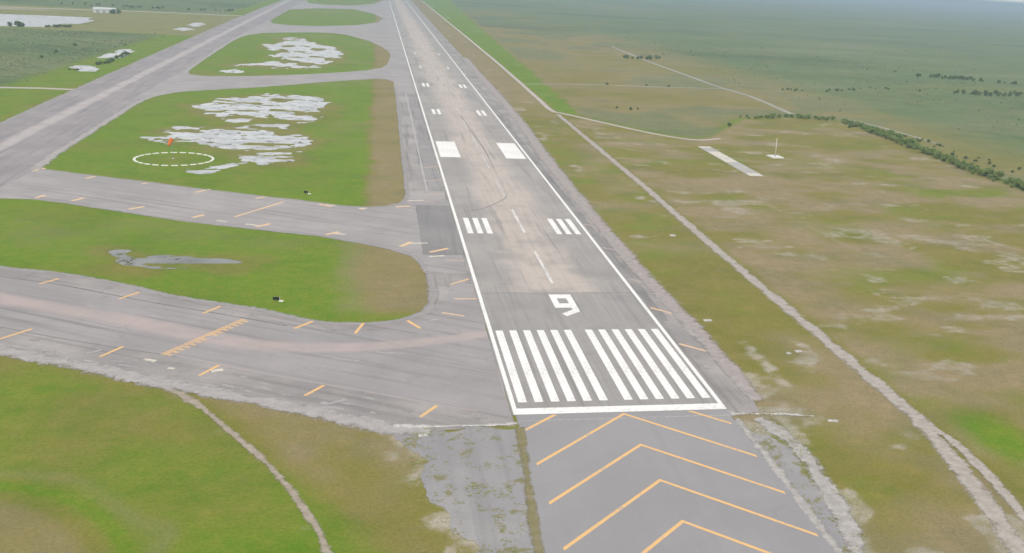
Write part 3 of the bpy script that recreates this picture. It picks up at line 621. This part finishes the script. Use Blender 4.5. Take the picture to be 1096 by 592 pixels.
oldr = [(19.5, -9), (24, -11), (27.8, -13), (29.4, -20), (28.6, -30), (27.6, -42), (25.6, -55), (23.6, -62), (19.5, -62)]
o = sheet('old_pavement', rough_outline(oldr, .7, 2.2, 3.5, 54, .6), -.014, OLD); tag(o, 'strip of broken old asphalt right of the blast pad', 'pavement', kind='structure')
# broken concrete edge across the threshold
RUBB = flat_mat('broken_concrete', (.42, .40, .385), .9, .4, 1.2)
o = sheet('concrete_edge', rough_outline(rect(-22.3, 22.5, -3.3, -2.95), .6, .16, 2, 58, .1), .023, RUBB, depth=.02); tag(o, 'thin pale joint line under the white threshold bar', 'concrete edge')

# tracks and roads
def track(name, pts, wd, z, mat, label, cat, amp=.7, seed=1, n=8, size=4, step=1.0):
    o = sheet(name, rough_outline(ribbon(catmull(pts, n=n), wd), step, amp, size, seed, amp * .15), z, mat, depth=.1); return tag(o, label, cat, kind='structure')
def lime_track():
    t = NT('limestone_track', .95, .1); n = t.noise(.5, 5, .65); n2 = t.noise(2.5, 4, .7); st = t.noise(1, 4, .6, t.mapv((.9, .05, 1)))
    c = t.mix(t.rng(n, .35, .7), (.41, .365, .335), (.31, .27, .235)); c = t.mix(t.math('MULTIPLY', t.rng(st, .5, .7), .6), c, (.46, .42, .39))
    c = t.mix(t.math('MULTIPLY', t.rng(t.noise(.16, 4, .6), .56, .68), .8), c, (.22, .20, .10)); t.bump(n2, .5, .08)
    return t.out(c)
def soft_mat(name, a, b, inner, outer, core=.5, patch=1.6):
    """pale loose surface that breaks up into its neighbours at both rims (signed rim position in attribute rim)"""
    t = NT(name, .95, .1); n = t.noise(.5, 5, .65); n2 = t.noise(1.7, 5, .7); rim = t.att('rim')
    c = t.mix(t.rng(n, .3, .7), a, b)
    c = t.mix(t.math('MULTIPLY', t.rng(n2, .3, .7), .35), c, tuple(v * .7 for v in b))
    n3 = t.noise(5, 4, .7)
    e = t.math('ADD', t.math('ABSOLUTE', rim), t.math('ADD', t.math('MULTIPLY', t.math('SUBTRACT', n, .5), 1.1), t.math('ADD', t.math('MULTIPLY', t.math('SUBTRACT', n2, .5), 1.1), t.math('MULTIPLY', t.math('SUBTRACT', n3, .5), 1.3))))
    e = t.math('ADD', e, t.math('MULTIPLY', t.math('SUBTRACT', t.noise(13, 3, .7), .5), 1.2))
    e = t.math('ADD', e, t.math('MULTIPLY', t.math('SUBTRACT', t.noise(.11, 4, .6), .5), patch))
    t.put(t.b.inputs['Alpha'], t.rng(e, core + .36, core + .24)); t.bump(n2, .4, .08); return t.out(c)
GRASSY = ((.168, .174, .044), (.225, .195, .095)); PAVY = ((.25, .237, .235), (.32, .305, .30))
def soft_ribbon(name, pts, wd, z, mat, label, cat, n=8, flip=False, seed=1, parent=None):
    P = catmull(pts, n=n); V = []; rim = []; F = []; m = 7; N = len(P)
    for i, p in enumerate(P):
        d = np.array(P[min(i + 1, N - 1)]) - np.array(P[max(i - 1, 0)]); d = d / (np.hypot(*d) + 1e-9); nr = np.array((-d[1], d[0]))
        w0 = (wd(i / (N - 1)) if callable(wd) else wd) * (.8 + .5 * fbm(np.array([p[0]]), np.array([p[1]]), 9, 3, seed)[0])
        for k in range(m):
            u = -1 + 2 * k / (m - 1); V.append((p[0] + nr[0] * u * w0 / 2, p[1] + nr[1] * u * w0 / 2, -.05 * (abs(u) > .99))); rim.append(-u if flip else u)
    for i in range(N - 1):
        for k in range(m - 1): F.append((i * m + k, i * m + k + 1, (i + 1) * m + k + 1, (i + 1) * m + k))
    me = bpy.data.meshes.new(name); me.from_pydata(V, [], F); me.update()
    if me.polygons[0].normal.z < 0: me.flip_normals()
    me.attributes.new('rim', 'FLOAT', 'POINT').data.foreach_set('value', np.array(rim, np.float32))
    o = link(name, me, mat, parent); o.location = (0, 0, z)
    return tag(o, label, cat, kind='structure')
LT = lime_track()
track('gravel_road', [(66, 3000), (67, 1600), (66.5, 938), (65.5, 735), (64, 562), (63.5, 494), (70.1, 477.4), (85.7, 446.3), (102.2, 414.1), (114.5, 394.4), (130.2, 380.8), (147.6, 388)], lambda t: 3.2, .009, LIME, 'pale gravel road that curves right into the field', 'road', .5, 63, n=10)
track('gravel_road', [(65.9, 657), (99.2, 668), (140.8, 676), (181.8, 678), (247, 684)], 3.6, .006, LIMED, 'straight pale gravel road crossing the marsh on the right', 'road', .5, 64)
track('gravel_road', [(256, 1188), (251, 1034), (248, 932), (248, 790), (247, 706), (252, 640), (250, 586), (245, 520)], lambda t: 4.6, .004, LIMED, 'pale road along the marsh edge from the far dark trees', 'road', .7, 65)
track('gravel_road', [(279, 498), (287, 468), (290, 430), (292, 390)], lambda t: 2.6, .002, LIMED, 'short pale road segment behind the right hedgerow', 'road', .5, 67)
track('gravel_road', [(-320, 514), (-279, 515), (-259.6, 518), (-232, 517)], 6.5, .006, LIME, 'short pale road joining the parallel taxiway at the left edge', 'road', .6, 68)
track('gravel_road', [(-900, 1400), (-560, 1432), (-501, 1450), (-436, 1468), (-396, 1490), (-248, 1508)], 13, .006, LIME, 'far pale road running left from the parallel taxiway', 'road', 1, 69)
TRK = soft_mat('gravel_track_surface', (.45, .415, .38), (.34, .305, .265), GRASSY, GRASSY, .40, 1.5)
soft_ribbon('gravel_track', [(64.6, 474), (64.5, 400), (64.5, 300), (64.5, 239), (63.4, 129), (63.6, 56), (63.4, 1.4), (62.4, -14), (59.4, -34), (53.8, -60), (47, -92)], lambda t: 3.7 + 1.0 * min(1, t * 2), .012, TRK, 'straight pale gravel track running alongside the runway on the right', 'track', 10, seed=61)
soft_ribbon('gravel_track', [(63.4, -8), (65.0, -18), (64.4, -30), (62.0, -46), (57, -66)], lambda t: .8 + 2.4 * math.sin(min(.95, max(.05, t)) * 3.14), .02, TRK, 'faint side track beside the bend of the gravel track', 'track', 8, seed=62)
DRT = soft_mat('dirt_road_surface', (.40, .345, .285), (.30, .26, .20), GRASSY, GRASSY, .26, 2.0)
soft_ribbon('dirt_road', [(-97, 21.5), (-93, 18.5), (-85.7, 9.7), (-76.7, -5.5), (-68.6, -19.7), (-62, -35.4), (-57.6, -49.4), (-52, -85)], lambda t: 5.6 - 3.4 * min(1, t * 3.2), .012, DRT, 'sandy dirt road leaving the near taxiway toward the bottom edge', 'road', 10, seed=70)
# loose pale verges along the paving
VER = soft_mat('pale_verge', (.345, .328, .32), (.29, .274, .27), PAVY, GRASSY, .30)
VERL = soft_mat('pale_gravel_verge', (.43, .405, .39), (.33, .31, .30), PAVY, GRASSY, .34)
VERP = soft_mat('pink_gravel_verge', (.41, .37, .352), (.31, .275, .262), PAVY, GRASSY, .42, 1.0)
def verge(pts, wd, label, z=.024, flip=False, mat=None, seed=1): soft_ribbon('verge', pts, wd, z, mat or VER, label, 'verge', 6, flip, seed)
verge([(-200, 84.5), (-131.9, 42.6), (-118.3, 34.7), (-103.6, 27.0), (-95.8, 22.0), (-88.9, 18.4), (-75.1, 11.0), (-61.8, 3.7), (-47.3, -4.9), (-40, -6.5)], 6.6, 'pale crumbled verge on the lower side of the nearest taxiway', flip=False, mat=VERL, seed=3)
verge([(-200, 136), (-153.0, 109.4), (-137.1, 103.6), (-120.7, 94.4), (-104.2, 82.6), (-89.0, 74.4), (-79.3, 69.4), (-67.1, 60.6), (-59, 58.4), (-51.1, 58.4), (-44.1, 61.0), (-38.1, 66.5), (-35.9, 74.2), (-34.8, 88), (-35, 106)], 3.6, 'pale verge curving round the upper side of the nearest taxiway', flip=True, seed=5)
verge([(-36.5, 108), (-39, 122), (-48.5, 133.4), (-57.3, 140.0), (-69.5, 147.6), (-93.9, 157.6), (-129.5, 175.2), (-161.3, 194)], 2.6, 'pale verge on the lower side of the second taxiway', seed=6, flip=False)
verge([(-183, 252), (-160.3, 241.0), (-122.3, 221.8), (-93.4, 207.6), (-72.2, 197.4), (-63, 192.8), (-55, 190.8), (-48.2, 192.4), (-41.6, 198.5), (-39.2, 208), (-38.6, 240), (-38.2, 340), (-37.6, 500), (-37.6, 600)], 2.8, 'pale verge round the near end of the big grass island', seed=7, flip=True)
verge([(31, 4), (31.2, 35), (30.8, 60), (29.6, 106), (29.6, 168), (31, 305), (35, 480), (37, 900)], lambda t: 5.0 + 4.0 * t, 'pale gravelly verge along the right edge of the runway', seed=8, mat=VERP, flip=False)
verge([(-184.6, 252), (-187.0, 291.6), (-187.6, 339.0), (-189.6, 472.8), (-182, 512), (-173.1, 529), (-129.8, 570), (-94.2, 612), (-53.5, 654)], lambda t: 6.5 - 4 * t, 'pale verge along the left side of the big grass island', seed=9, mat=VERL, flip=False)
verge([(-47.4, 746), (-76.3, 698), (-124, 651), (-165, 629), (-180, 627), (-189, 636), (-194, 664), (-200.5, 880), (-202.4, 1044), (-190, 1128)], lambda t: 2.5 + 3 * t, 'pale verge round the second pond island', seed=10, mat=VERL, flip=True)
verge([(-233.5, 300), (-233.6, 366), (-235.7, 451), (-237.4, 538), (-241, 725), (-245, 969), (-252, 1418)], 4.0, 'pale verge along the far left side of the parallel taxiway', seed=11, flip=True)
RIM = soft_mat('pale_rubble', (.46, .435, .415), (.33, .31, .295), PAVY, GRASSY, .36, 2.2)
soft_ribbon('verge', [(28, -5), (30.6, -14), (31.0, -24), (30, -36), (28.2, -48), (25.5, -60), (22, -72)], 4.4, .03, RIM, 'white rubble rim outside the broken asphalt right of the blast pad', 'verge', 8, True, 12)
soft_ribbon('verge', [(23.4, -5), (23.2, -14), (23.4, -24), (23.2, -36), (22.9, -48), (22.8, -62), (22.7, -74)], 2.4, .026, RIM, 'white rubble rim between the blast pad and the broken asphalt', 'verge', 8, True, 13)
CEDGE = soft_mat('crumbled_white_concrete', (.62, .60, .57), (.44, .42, .40), PAVY, GRASSY, .16, 2.6)
soft_ribbon('concrete_edge', [(-47, -3.4), (-40, -4.6), (-34, -4.5), (-28, -4.8), (-22.7, -4.3)], lambda t: 1.7 + .7 * math.sin(t * 9), .05, CEDGE, 'broken white concrete edge left of the threshold', 'concrete edge', 10, seed=15)
soft_ribbon('concrete_edge', [(23.0, -2.7), (28, -3.0), (34, -3.4), (40.5, -5.0)], lambda t: 3.4 - 1.6 * t, .05, CEDGE, 'broken white concrete edge right of the threshold', 'concrete edge', 10, seed=16)
WEEDY = soft_mat('weedy_joint_surface', (.19, .175, .075), (.26, .225, .145), PAVY, PAVY, .26, 1.8)
soft_ribbon('weedy_joint', [(-22.3, -6), (-23.6, -24), (-24.6, -40), (-25.6, -55), (-26.9, -88)], 2.6, .032, WEEDY, 'weedy joint between the blast pad and the old pavement', 'joint', 8, False, 14)
SEAM = flat_mat('dark_seam', (.185, .178, .178), .85, .35, .8)
mark('seam', ribbon(catmull([(-200, 127.4), (-149.8, 100.2), (-134.0, 92.8), (-117.8, 83.0), (-107.4, 76.7), (-95.2, 70.1), (-83.1, 63.5), (-72, 57)], n=6), lambda t: .35 + .25 * abs(math.sin(t * 23))), taxi1, SEAM, .004)
mark('seam', ribbon(catmull([(-200, 95.2), (-131.9, 55.4), (-110, 44), (-94.0, 36.5)], n=6), .3), taxi1, SEAM, .004)

o = sheet('concrete_pad', rect(124.2, 131.6, 270.5, 357), .05, pavement('pad_concrete', (.36, .345, .335), (.45, .43, .41), (.25, .24, .235), crack=.6, streak=.3, stain=.5), depth=.2)
tag(o, 'long narrow weathered concrete pad in the field on the right', 'concrete pad', kind='structure'); PADO = o
for y0, y1 in ((308, 340), (270.8, 277.5), (352, 356.6)):
    mark('pale_slab', rough_outline(rect(124.6, 131.2, y0, y1), 2, .5, 3, 90), PADO, paint('pale_slab_paint', (.60, .56, .47), (.42, .40, .37), .4))

# ------------------------------------------------------------------ windsock and segmented circle
ORANGE = flat_mat('orange_fabric', (.90, .20, .03), .8, .1, 2)
GALV = flat_mat('galvanised_steel', (.45, .45, .45), .5, .3, 3, .3)
MARKW = flat_mat('white_marker_paint', (.80, .79, .72), .8, .15, 2)
CX, CY, CR = -137.3, 281.8, 16.0
sc = empty('segmented_circle', (CX, CY, -.05))
tag(sc, 'ring of white markers lying in the grass around the windsock', 'segmented circle')
bm = bmesh.new(); bw, bl, bh = 1.1, 2.75, .28
prof = [(-.55, 0), (-.5, .2), (-.3, .28), (.3, .28), (.5, .2), (.55, 0)]
ends = [[bm.verts.new((x, y, z)) for x, z in prof] for y in (-bl / 2, -bl / 2 + .15, bl / 2 - .15, bl / 2)]
for i in (0, 3):
    for v in ends[i]: v.co.z *= .75; v.co.x *= .92
for a, b in zip(ends[:-1], ends[1:]):
    for k in range(5): bm.faces.new((a[k], a[k + 1], b[k + 1], b[k]))
bm.faces.new(ends[0]); bm.faces.new(ends[-1][::-1])
seg0 = None
for k in range(26):
    a = 2 * math.pi * k / 26 + .06
    if seg0 is None: seg0 = bm_obj('segment', bm, MARKW, sc); o = seg0
    else: o = link('segment', seg0.data, None, sc)
    o.location = (CR * math.cos(a), CR * math.sin(a), 0); o.rotation_euler = (0, 0, a + random.uniform(-.03, .03))
wsk = empty('windsock', (CX - .6, CY + 1, -.04)); tag(wsk, 'orange windsock on a steel pole inside the segmented circle', 'windsock')
bm = bmesh.new(); tube(bm, [(0, 0, 0), (0, 0, 4), (0, 0, 9.3)], [.11, .09, .06], 10); bm_obj('pole', bm, GALV, wsk, True)
bm = bmesh.new(); box(bm, 0, 0, .12, 1.1, 1.1, .24, 0, .92); bm_obj('footing', bm, CONC, wsk)
bm = bmesh.new(); dirv = Vector((-.35, -.3, -.89)).normalized(); top = Vector((0, 0, 9.1)) + dirv * .25
tube(bm, [tuple(top + dirv * s) for s in (0, .05, .9, 1.8, 2.7, 3.5)], [.82, .85, .78, .70, .60, .50], 14)
sock = bm_obj('sock', bm, ORANGE, wsk, True)
bm = bmesh.new(); tube(bm, [tuple(top - dirv * .06), tuple(top + dirv * .03)], [.9, .9], 16); tube(bm, [(0, 0, 9.2), tuple(top)], [.05, .05], 6); bm_obj('swivel_frame', bm, GALV, wsk)

# ------------------------------------------------------------------ antenna mast on its pale base
am = empty('antenna_mast', (158.8, 327.5, -.05)); tag(am, 'thin pale mast rising from a white concrete base in the right field', 'mast')
bm = bmesh.new(); box(bm, 0, 0, .3, 6.6, 8.4, .6, .1, .94); bm_obj('base', bm, flat_mat('white_concrete_base', (.72, .70, .66), .8, .2, 1), am)
bm = bmesh.new(); box(bm, 0, 0, .85, 1.1, .9, .5, .1, .9); bm_obj('cabinet', bm, GALV, am)
bm = bmesh.new(); tube(bm, [(0, 0, 1.0), (0, 0, 5), (0, 0, 10.2)], [.24, .2, .13], 8)
MASTW = flat_mat('mast_paint', (.72, .68, .60), .6, .15, 2); bm_obj('pole', bm, MASTW, am, True)
for z in (9.6, 7.6):
    bm = bmesh.new(); tube(bm, [(-.8, 0, z), (.8, 0, z)], [.05, .05], 6); bm_obj('crossarm', bm, MASTW, am)

# ------------------------------------------------------------------ taxiway guidance signs
BLACKP = flat_mat('black_sign_panel', (.02, .02, .02), .5, .2, 3)
def guidance_sign(loc, rz, label):
    s = empty('guidance_sign', loc, rz); tag(s, label, 'sign', 'guidance signs beside the taxiways')
    bm = bmesh.new(); box(bm, .1, 0, .7, 1.7, .26, .75); bmesh.ops.bevel(bm, geom=bm.edges[:], offset=.04, segments=1); bm_obj('panel', bm, BLACKP, s)
    for x in (-.75, .75):
        bm = bmesh.new(); tube(bm, [(x, 0, .05), (x, 0, .3)], [.05, .05], 6); bm_obj('leg', bm, GALV, s)
    bm = bmesh.new(); box(bm, 1.4, -.2, .05, 1.1, 1.0, .16); bm_obj('concrete_base', bm, MARKW, s)
    bm = bmesh.new(); box(bm, 1.02, 0, .7, .1, .3, .8); bm_obj('end_frame', bm, MARKW, s)
guidance_sign((-77.4, 213.6, -.05), -.1, 'small black sign with a pale base beside the second taxiway')
guidance_sign((-76.4, 77.4, -.05), -.1, 'small black sign with a pale base in the grass above the nearest taxiway')

# ------------------------------------------------------------------ small light bases in the grass right of the runway
def light_base(loc, sx, sy, rz, label):
    s = empty('light_base', loc, rz); tag(s, label, 'light base', 'pale concrete light bases right of the runway')
    bm = bmesh.new(); box(bm, 0, 0, .06, sx, sy, .2, 0, .95); bm_obj('slab', bm, CONC, s)
    bm = bmesh.new(); tube(bm, [(0, 0, .16), (0, 0, .3), (0, 0, .42), (0, 0, .5)], [.12, .12, .1, .04], 8); bm_obj('lamp', bm, GALV, s, True)
light_base((36.8, 58.3, -.05), 2.3, 1.4, 0, 'pale concrete light base in the grass beside the threshold stripes')
light_base((53.0, 33.9, -.05), 1.9, 1.3, .2, 'larger of two pale bases beside the gravel track')
light_base((49.8, 32.6, -.05), 1.1, 1.0, .1, 'smaller of two pale bases beside the gravel track')
light_base((53.0, 152.1, -.05), 2.0, 2.2, 0, 'pale light base in the grass beyond the touchdown bars on the right')
light_base((43.8, -7.6, -.05), 2.2, 1.0, -.2, 'pale slab at the right end of the threshold edge')
light_base((-41.5, -8.6, -.05), 1.9, 1.0, .1, 'pale slab among weeds at the left end of the threshold edge')

# ------------------------------------------------------------------ white building by the far road
def shed():
    s = empty('shed', (-424, 1404, -.1), R(4)); tag(s, 'long low white shed by the far road at the upper left', 'shed')
    WALL = flat_mat('white_wall', (.72, .72, .70), .8, .12, .5); ROOF = flat_mat('pale_metal_roof', (.60, .62, .63), .5, .15, .3, .2); DARK = flat_mat('grey_door', (.42, .43, .43), .6)
    bm = bmesh.new(); box(bm, 0, 0, 2.6, 28, 12, 5.2); bm_obj('wall', bm, WALL, s)
    bm = bmesh.new()
    L = 14.6; vs = [bm.verts.new(v) for v in ((-L, -6.5, 5.15), (-L, 0, 7.6), (-L, 6.5, 5.15), (L, -6.5, 5.15), (L, 0, 7.6), (L, 6.5, 5.15))]
    for q in ((0, 1, 2), (3, 5, 4), (0, 3, 4, 1), (1, 4, 5, 2), (0, 2, 5, 3)): bm.faces.new([vs[i] for i in q])
    bm_obj('roof', bm, ROOF, s)
    for x in (-8, 0, 8):
        bm = bmesh.new(); box(bm, x, -6.02, 1.9, 4, .1, 3.8); bm_obj('door', bm, DARK, s)
shed()

# ------------------------------------------------------------------ vegetation
def leaf_cloud(n, lobes, size, seed, flat=.75):
    r = np.random.default_rng(seed); V = []; 
    per = np.array([l[3] ** 2 for l in lobes]); per = per / per.sum()
    for l, p in zip(lobes, per):
        k = max(8, int(n * p)); d = r.normal(size=(k, 3)); d /= np.linalg.norm(d, axis=1)[:, None]
        rad = l[3] * (.55 + .5 * r.random(k) ** .6)[:, None]
        c = np.array(l[:3]) + d * rad * np.array((1, 1, flat))
        nrm = d + r.normal(size=(k, 3)) * .55; nrm /= np.linalg.norm(nrm, axis=1)[:, None]
        up = np.cross(nrm, r.normal(size=(k, 3))); up /= np.linalg.norm(up, axis=1)[:, None]; sd_ = np.cross(nrm, up)
        s = size * (.6 + .8 * r.random(k))[:, None]
        V.append(np.stack([c - up * s * .5, c + sd_ * s * .38, c + up * s * .6, c - sd_ * s * .38], 1))
    V = np.concatenate(V).reshape(-1, 3); V[:, 2] = np.maximum(V[:, 2], .02); return V
def quad_mesh(name, V):
    me = bpy.data.meshes.new(name); n = len(V) // 4
    me.vertices.add(len(V)); me.vertices.foreach_set('co', V.astype(np.float32).ravel())
    me.loops.add(len(V)); me.loops.foreach_set('vertex_index', np.arange(len(V), dtype=np.int32))
    me.polygons.add(n); me.polygons.foreach_set('loop_start', np.arange(0, len(V), 4, dtype=np.int32)); me.update(calc_edges=True); return me
FOL = [foliage('shrub_leaves', (.20, .29, .08), (.29, .38, .12), (.32, .34, .14)), foliage('dark_leaves', (.13, .215, .075), (.20, .28, .10), (.24, .27, .12))]
BARK = flat_mat('bark', (.12, .095, .07), .95, .4, 4)
def plant_meshes(kind, seed, h, w, nleaf, size):
    r = random.Random(seed); lobes = []
    k = r.randint(5, 8)
    for i in range(k):
        a = r.uniform(0, 6.28); d = r.uniform(.1, .62) * w
        lobes.append((d * math.cos(a), d * math.sin(a), h * r.uniform(.24, .74), w * r.uniform(.36, .58)))
    lobes.append((0, 0, h * .72, w * .5))
    cm = quad_mesh('crown', leaf_cloud(nleaf, lobes, size, seed))
    bm = bmesh.new(); tube(bm, [(0, 0, -.1), (.05 * w, 0, h * .3), (0, .06 * w, h * .6)], [.035 * h, .027 * h, .012 * h], 6)
    for l in lobes[:4]: tube(bm, [(.03 * w, 0, h * .25), (l[0] * .6, l[1] * .6, l[2] * .85), (l[0] * .8, l[1] * .8, l[2])], [.02 * h, .013 * h, .006 * h], 5)
    tm_ = bpy.data.meshes.new('trunk'); bmesh.ops.recalc_face_normals(bm, faces=bm.faces); bm.to_mesh(tm_); bm.free(); tm_.materials.append(BARK)
    cm.materials.append(FOL[kind]); return cm, tm_
SHRUBS = [plant_meshes(0, 100 + i, 3.2, 2.4, 520, .5) for i in range(5)]
TREES = [plant_meshes(1, 200 + i, 6.5, 3.6, 700, .75) for i in range(4)]
def plant(name, meshes, x, y, s, label, group, cat, sz=1.0):
    e = empty(name, (x, y, -.06), random.uniform(0, 6.28)); e.scale = (s, s, s * sz); tag(e, label, cat, group)
    link('crown', meshes[0], None, e); link('trunk', meshes[1], None, e); return e
# hedgerow along the right field edge
TL = [np.array(p) for p in TREELINE[2:11]]
for a, b in zip(TL[:-1], TL[1:]):
    L = np.hypot(*(b - a)); k = int(L / 1.75)
    for j in range(k):
        p = a + (b - a) * ((j + random.random()) / k); n = np.array(((b - a)[1], -(b - a)[0])) / L
        off = random.uniform(.5, 10.5) * -1
        q = p + n * off
        if q[0] < 215: s = random.uniform(.4, .7)
        elif q[1] > 440: s = random.uniform(.6, 1.0)
        else: s = random.uniform(.55, 1.0) + (.55 if random.random() < .22 else 0)
        plant('shrub', random.choice(SHRUBS), q[0], q[1], s, 'green shrub in the continuous hedgerow edging the right field', 'hedgerow shrubs', 'shrub')
plant('tree', TREES[0], 258.5, 299, .62, 'darkest rounded shrub standing out at the field side of the right hedgerow', None, 'shrub', .8)
def belt(pts, n, wd, smin, smax, label, group, sz=.9):
    for _ in range(n):
        i = random.randrange(len(pts) - 1); a = np.array(pts[i]); b = np.array(pts[i + 1]); t = random.random()
        q = a + (b - a) * t + np.array((random.uniform(-wd, wd), random.uniform(-wd, wd)))
        b_ = 'tree' in label; plant('tree' if b_ else 'shrub', random.choice(TREES), q[0], q[1], random.uniform(smin, smax), label, group, 'tree' if b_ else 'shrub', sz if b_ else .6)
belt([(229, 996), (249, 986), (274, 1006)], 16, 4, .5, .85, 'dark tree in the isolated clump on the far marsh road', 'marsh road clump')
belt([(560, 905), (600, 905), (660, 840), (700, 800)], 70, 13, .35, .9, 'dark tree in the upper row of the far right marsh thicket', 'upper row of marsh thicket')
belt([(500, 722), (540, 724), (600, 755), (640, 740)], 70, 13, .35, .85, 'dark tree in the lower row of the far right marsh thicket', 'lower row of marsh thicket')
belt([(302, 700), (330, 690), (369, 709), (423, 743), (470, 735)], 30, 7, .25, .5, 'low dark bush in the broken line across the right marsh', 'broken line of marsh bushes')
belt([(262, 462), (275, 440), (285, 400), (280, 350), (285, 300)], 40, 9, .2, .5, 'bushy plant just behind the right hedgerow', 'plants behind the hedgerow')
belt([(-263.6, 676), (-259.6, 700), (-261, 741), (-263.0, 799)], 26, 2.0, .45, .75, 'dark shrub in the row beside the ditch left of the parallel taxiway', 'ditch shrubs')
belt([(-262, 634), (-270, 634)], 5, 1.5, .28, .4, 'low dark shrub in front of the small bright pool', 'pool shrubs')
belt([(-437, 1050), (-424, 1052)], 6, 3, .8, 1.2, 'dark tree in the small clump on the near lake shore', 'lake shore clump')
belt([(-409, 1060), (-392, 1078), (-380, 1084)], 12, 3, .5, .9, 'dark bush on the right corner of the lake shore', 'lake corner bushes')
belt([(-560, 1580), (-430, 1590), (-330, 1600), (-290, 1640)], 30, 20, .4, .8, 'dark tree in the band beyond the far road at upper left', 'band of trees beyond the far road')
belt([(-412, 1396), (-404, 1400)], 5, 3, .9, 1.3, 'dark tree against the right end of the white shed', 'trees at the shed')
for x, y, s, lab in ((171.5, 443.8, .5, 'lone shrub at the corner of the curved field edge'), (113.5, 516.9, .35, 'leftmost of three small bushes grouped inside the curve of the gravel road'),
                     (122, 511, .4, 'middle of three small bushes grouped inside the curve of the gravel road'), (128, 514, .3, 'rightmost of three small bushes grouped inside the curve of the gravel road'),
                     (140, 676, .45, 'leftmost dark bush on the straight marsh road'), (176, 681, .4, 'middle dark bush on the straight marsh road'), (196, 681, .4, 'rightmost dark bush on the straight marsh road'),
                     (-313.8, 760.9, .6, 'middle of three dark bushes in the scrub left of the ditch'), (-317.5, 832, .7, 'farthest of three dark bushes in the scrub left of the ditch'), (-311.8, 715, .5, 'nearest of three dark bushes in the scrub left of the ditch')):
    plant('shrub', TREES[random.randrange(4)], x, y, s, lab, None, 'shrub', .8)

# uncountable low scrub in the marshes and weeds in the broken pavement
def scatter(name, P, S, H, mat, label, cat, per=6, zoff=-.05):
    r = np.random.default_rng(len(P)); n = len(P); P = np.repeat(P, per, 0); S = np.repeat(S, per); H = np.repeat(H, per)
    a = r.random(n * per) * 6.283; rad = S * r.random(n * per) ** .6
    c = np.stack([P[:, 0] + np.cos(a) * rad, P[:, 1] + np.sin(a) * rad, H * (.25 + .6 * r.random(n * per)) + zoff], 1)
    nrm = r.normal(size=(n * per, 3)) * .22 + np.array((0, 0, .9)); nrm /= np.linalg.norm(nrm, axis=1)[:, None]
    up = np.cross(nrm, r.normal(size=(n * per, 3))); up /= np.linalg.norm(up, axis=1)[:, None]; sd_ = np.cross(nrm, up); s = (S * (.5 + .6 * r.random(n * per)))[:, None]
    V = np.stack([c - up * s * .6, c + sd_ * s * .45, c + up * s * .6, c - sd_ * s * .45], 1).reshape(-1, 3); V[:, 2] = np.maximum(V[:, 2], zoff)
    o = link(name, quad_mesh(name, V), mat); return tag(o, label, cat, kind='stuff')
def pick(n, x0, x1, y0, y1, fn, seed, pw=1.0):
    r = np.random.default_rng(seed); x = x0 + (x1 - x0) * r.random(n); y = y0 + (y1 - y0) * r.random(n) ** pw
    k = fn(x, y) > r.random(n); return np.stack([x[k], y[k]], 1)
MF = foliage('marsh_scrub_leaves', (.20, .27, .11), (.25, .30, .13), (.28, .28, .16), 0)
P = pick(5000, 262, 900, 230, 1500, lambda x, y: ss(.40, .62, fbm(x, y, 60, 4, 91)) * ss(262, 275, x), 1, 1.5)
scatter('marsh_scrub', P, rng.uniform(.6, 1.9, len(P)), rng.uniform(.6, 2.0, len(P)), MF, 'low green scrub of the marsh right of the hedgerow', 'scrub')
P = pick(4500, -620, -268, 530, 1040, lambda x, y: ss(.36, .6, fbm(x, y, 45, 4, 93)) * ss(-266, -290, x), 2, 1.2)
scatter('marsh_scrub', P, rng.uniform(.6, 1.8, len(P)), rng.uniform(.6, 1.8, len(P)), MF, 'low green scrub left of the parallel taxiway', 'scrub')
WF = foliage('weed_leaves', (.27, .29, .09), (.33, .33, .12), (.37, .31, .17), 0)
def old_w(x, y):
    return (ss(-23.4, -25.6, x - (y + 4) * .045)) * np.maximum(0, ss(.60, .68, fbm(x, y, 3.2, 4, 95)) * ss(-22, -24, x) + np.exp(-((y + 33 + .02 * x) / 1.6) ** 2) * ss(-36, -34, x) * ss(-26, -28, x) + np.exp(-(((x + 40.5) / 2.5) ** 2 + ((y + 7.5) / 1.6) ** 2)))
P = pick(4200, -44, -21.5, -62, -4.5, old_w, 3)
scatter('weeds', P, rng.uniform(.08, .24, len(P)), rng.uniform(.03, .12, len(P)), WF, 'weeds growing through the old pavement left of the blast pad', 'weeds', 5, .03)
P = pick(2600, 23.5, 33, -62, 2, lambda x, y: ss(.60, .68, fbm(x, y, 3.5, 4, 97)) * .8 + np.exp(-((x - 30.8 - (y + 20) * .03) / 1.1) ** 2) * ss(-28, -22, y) * .8, 4)
scatter('weeds', P, rng.uniform(.08, .24, len(P)), rng.uniform(.03, .12, len(P)), WF, 'weeds in the broken strip right of the blast pad', 'weeds', 5, .03)

# ------------------------------------------------------------------ haze
bm = bmesh.new(); box(bm, 0, 0, 49.5, 108000, 108000, 101); haze = bm_obj('haze', bm, None)
hm = bpy.data.materials.new('pale_haze'); hm.use_nodes = True; ht = hm.node_tree; ht.nodes.remove(ht.nodes['Principled BSDF'])
pv = ht.nodes.new('ShaderNodeVolumePrincipled'); pv.inputs['Density'].default_value = HAZE_DENSITY; pv.inputs['Color'].default_value = (.52, .68, .80, 1); pv.inputs['Anisotropy'].default_value = 0.0
ht.links.new(pv.outputs[0], [n for n in ht.nodes if n.type == 'OUTPUT_MATERIAL'][0].inputs['Volume']); haze.data.materials.append(hm)
tag(haze, 'thin bluish haze over the whole plain', 'haze', kind='stuff')
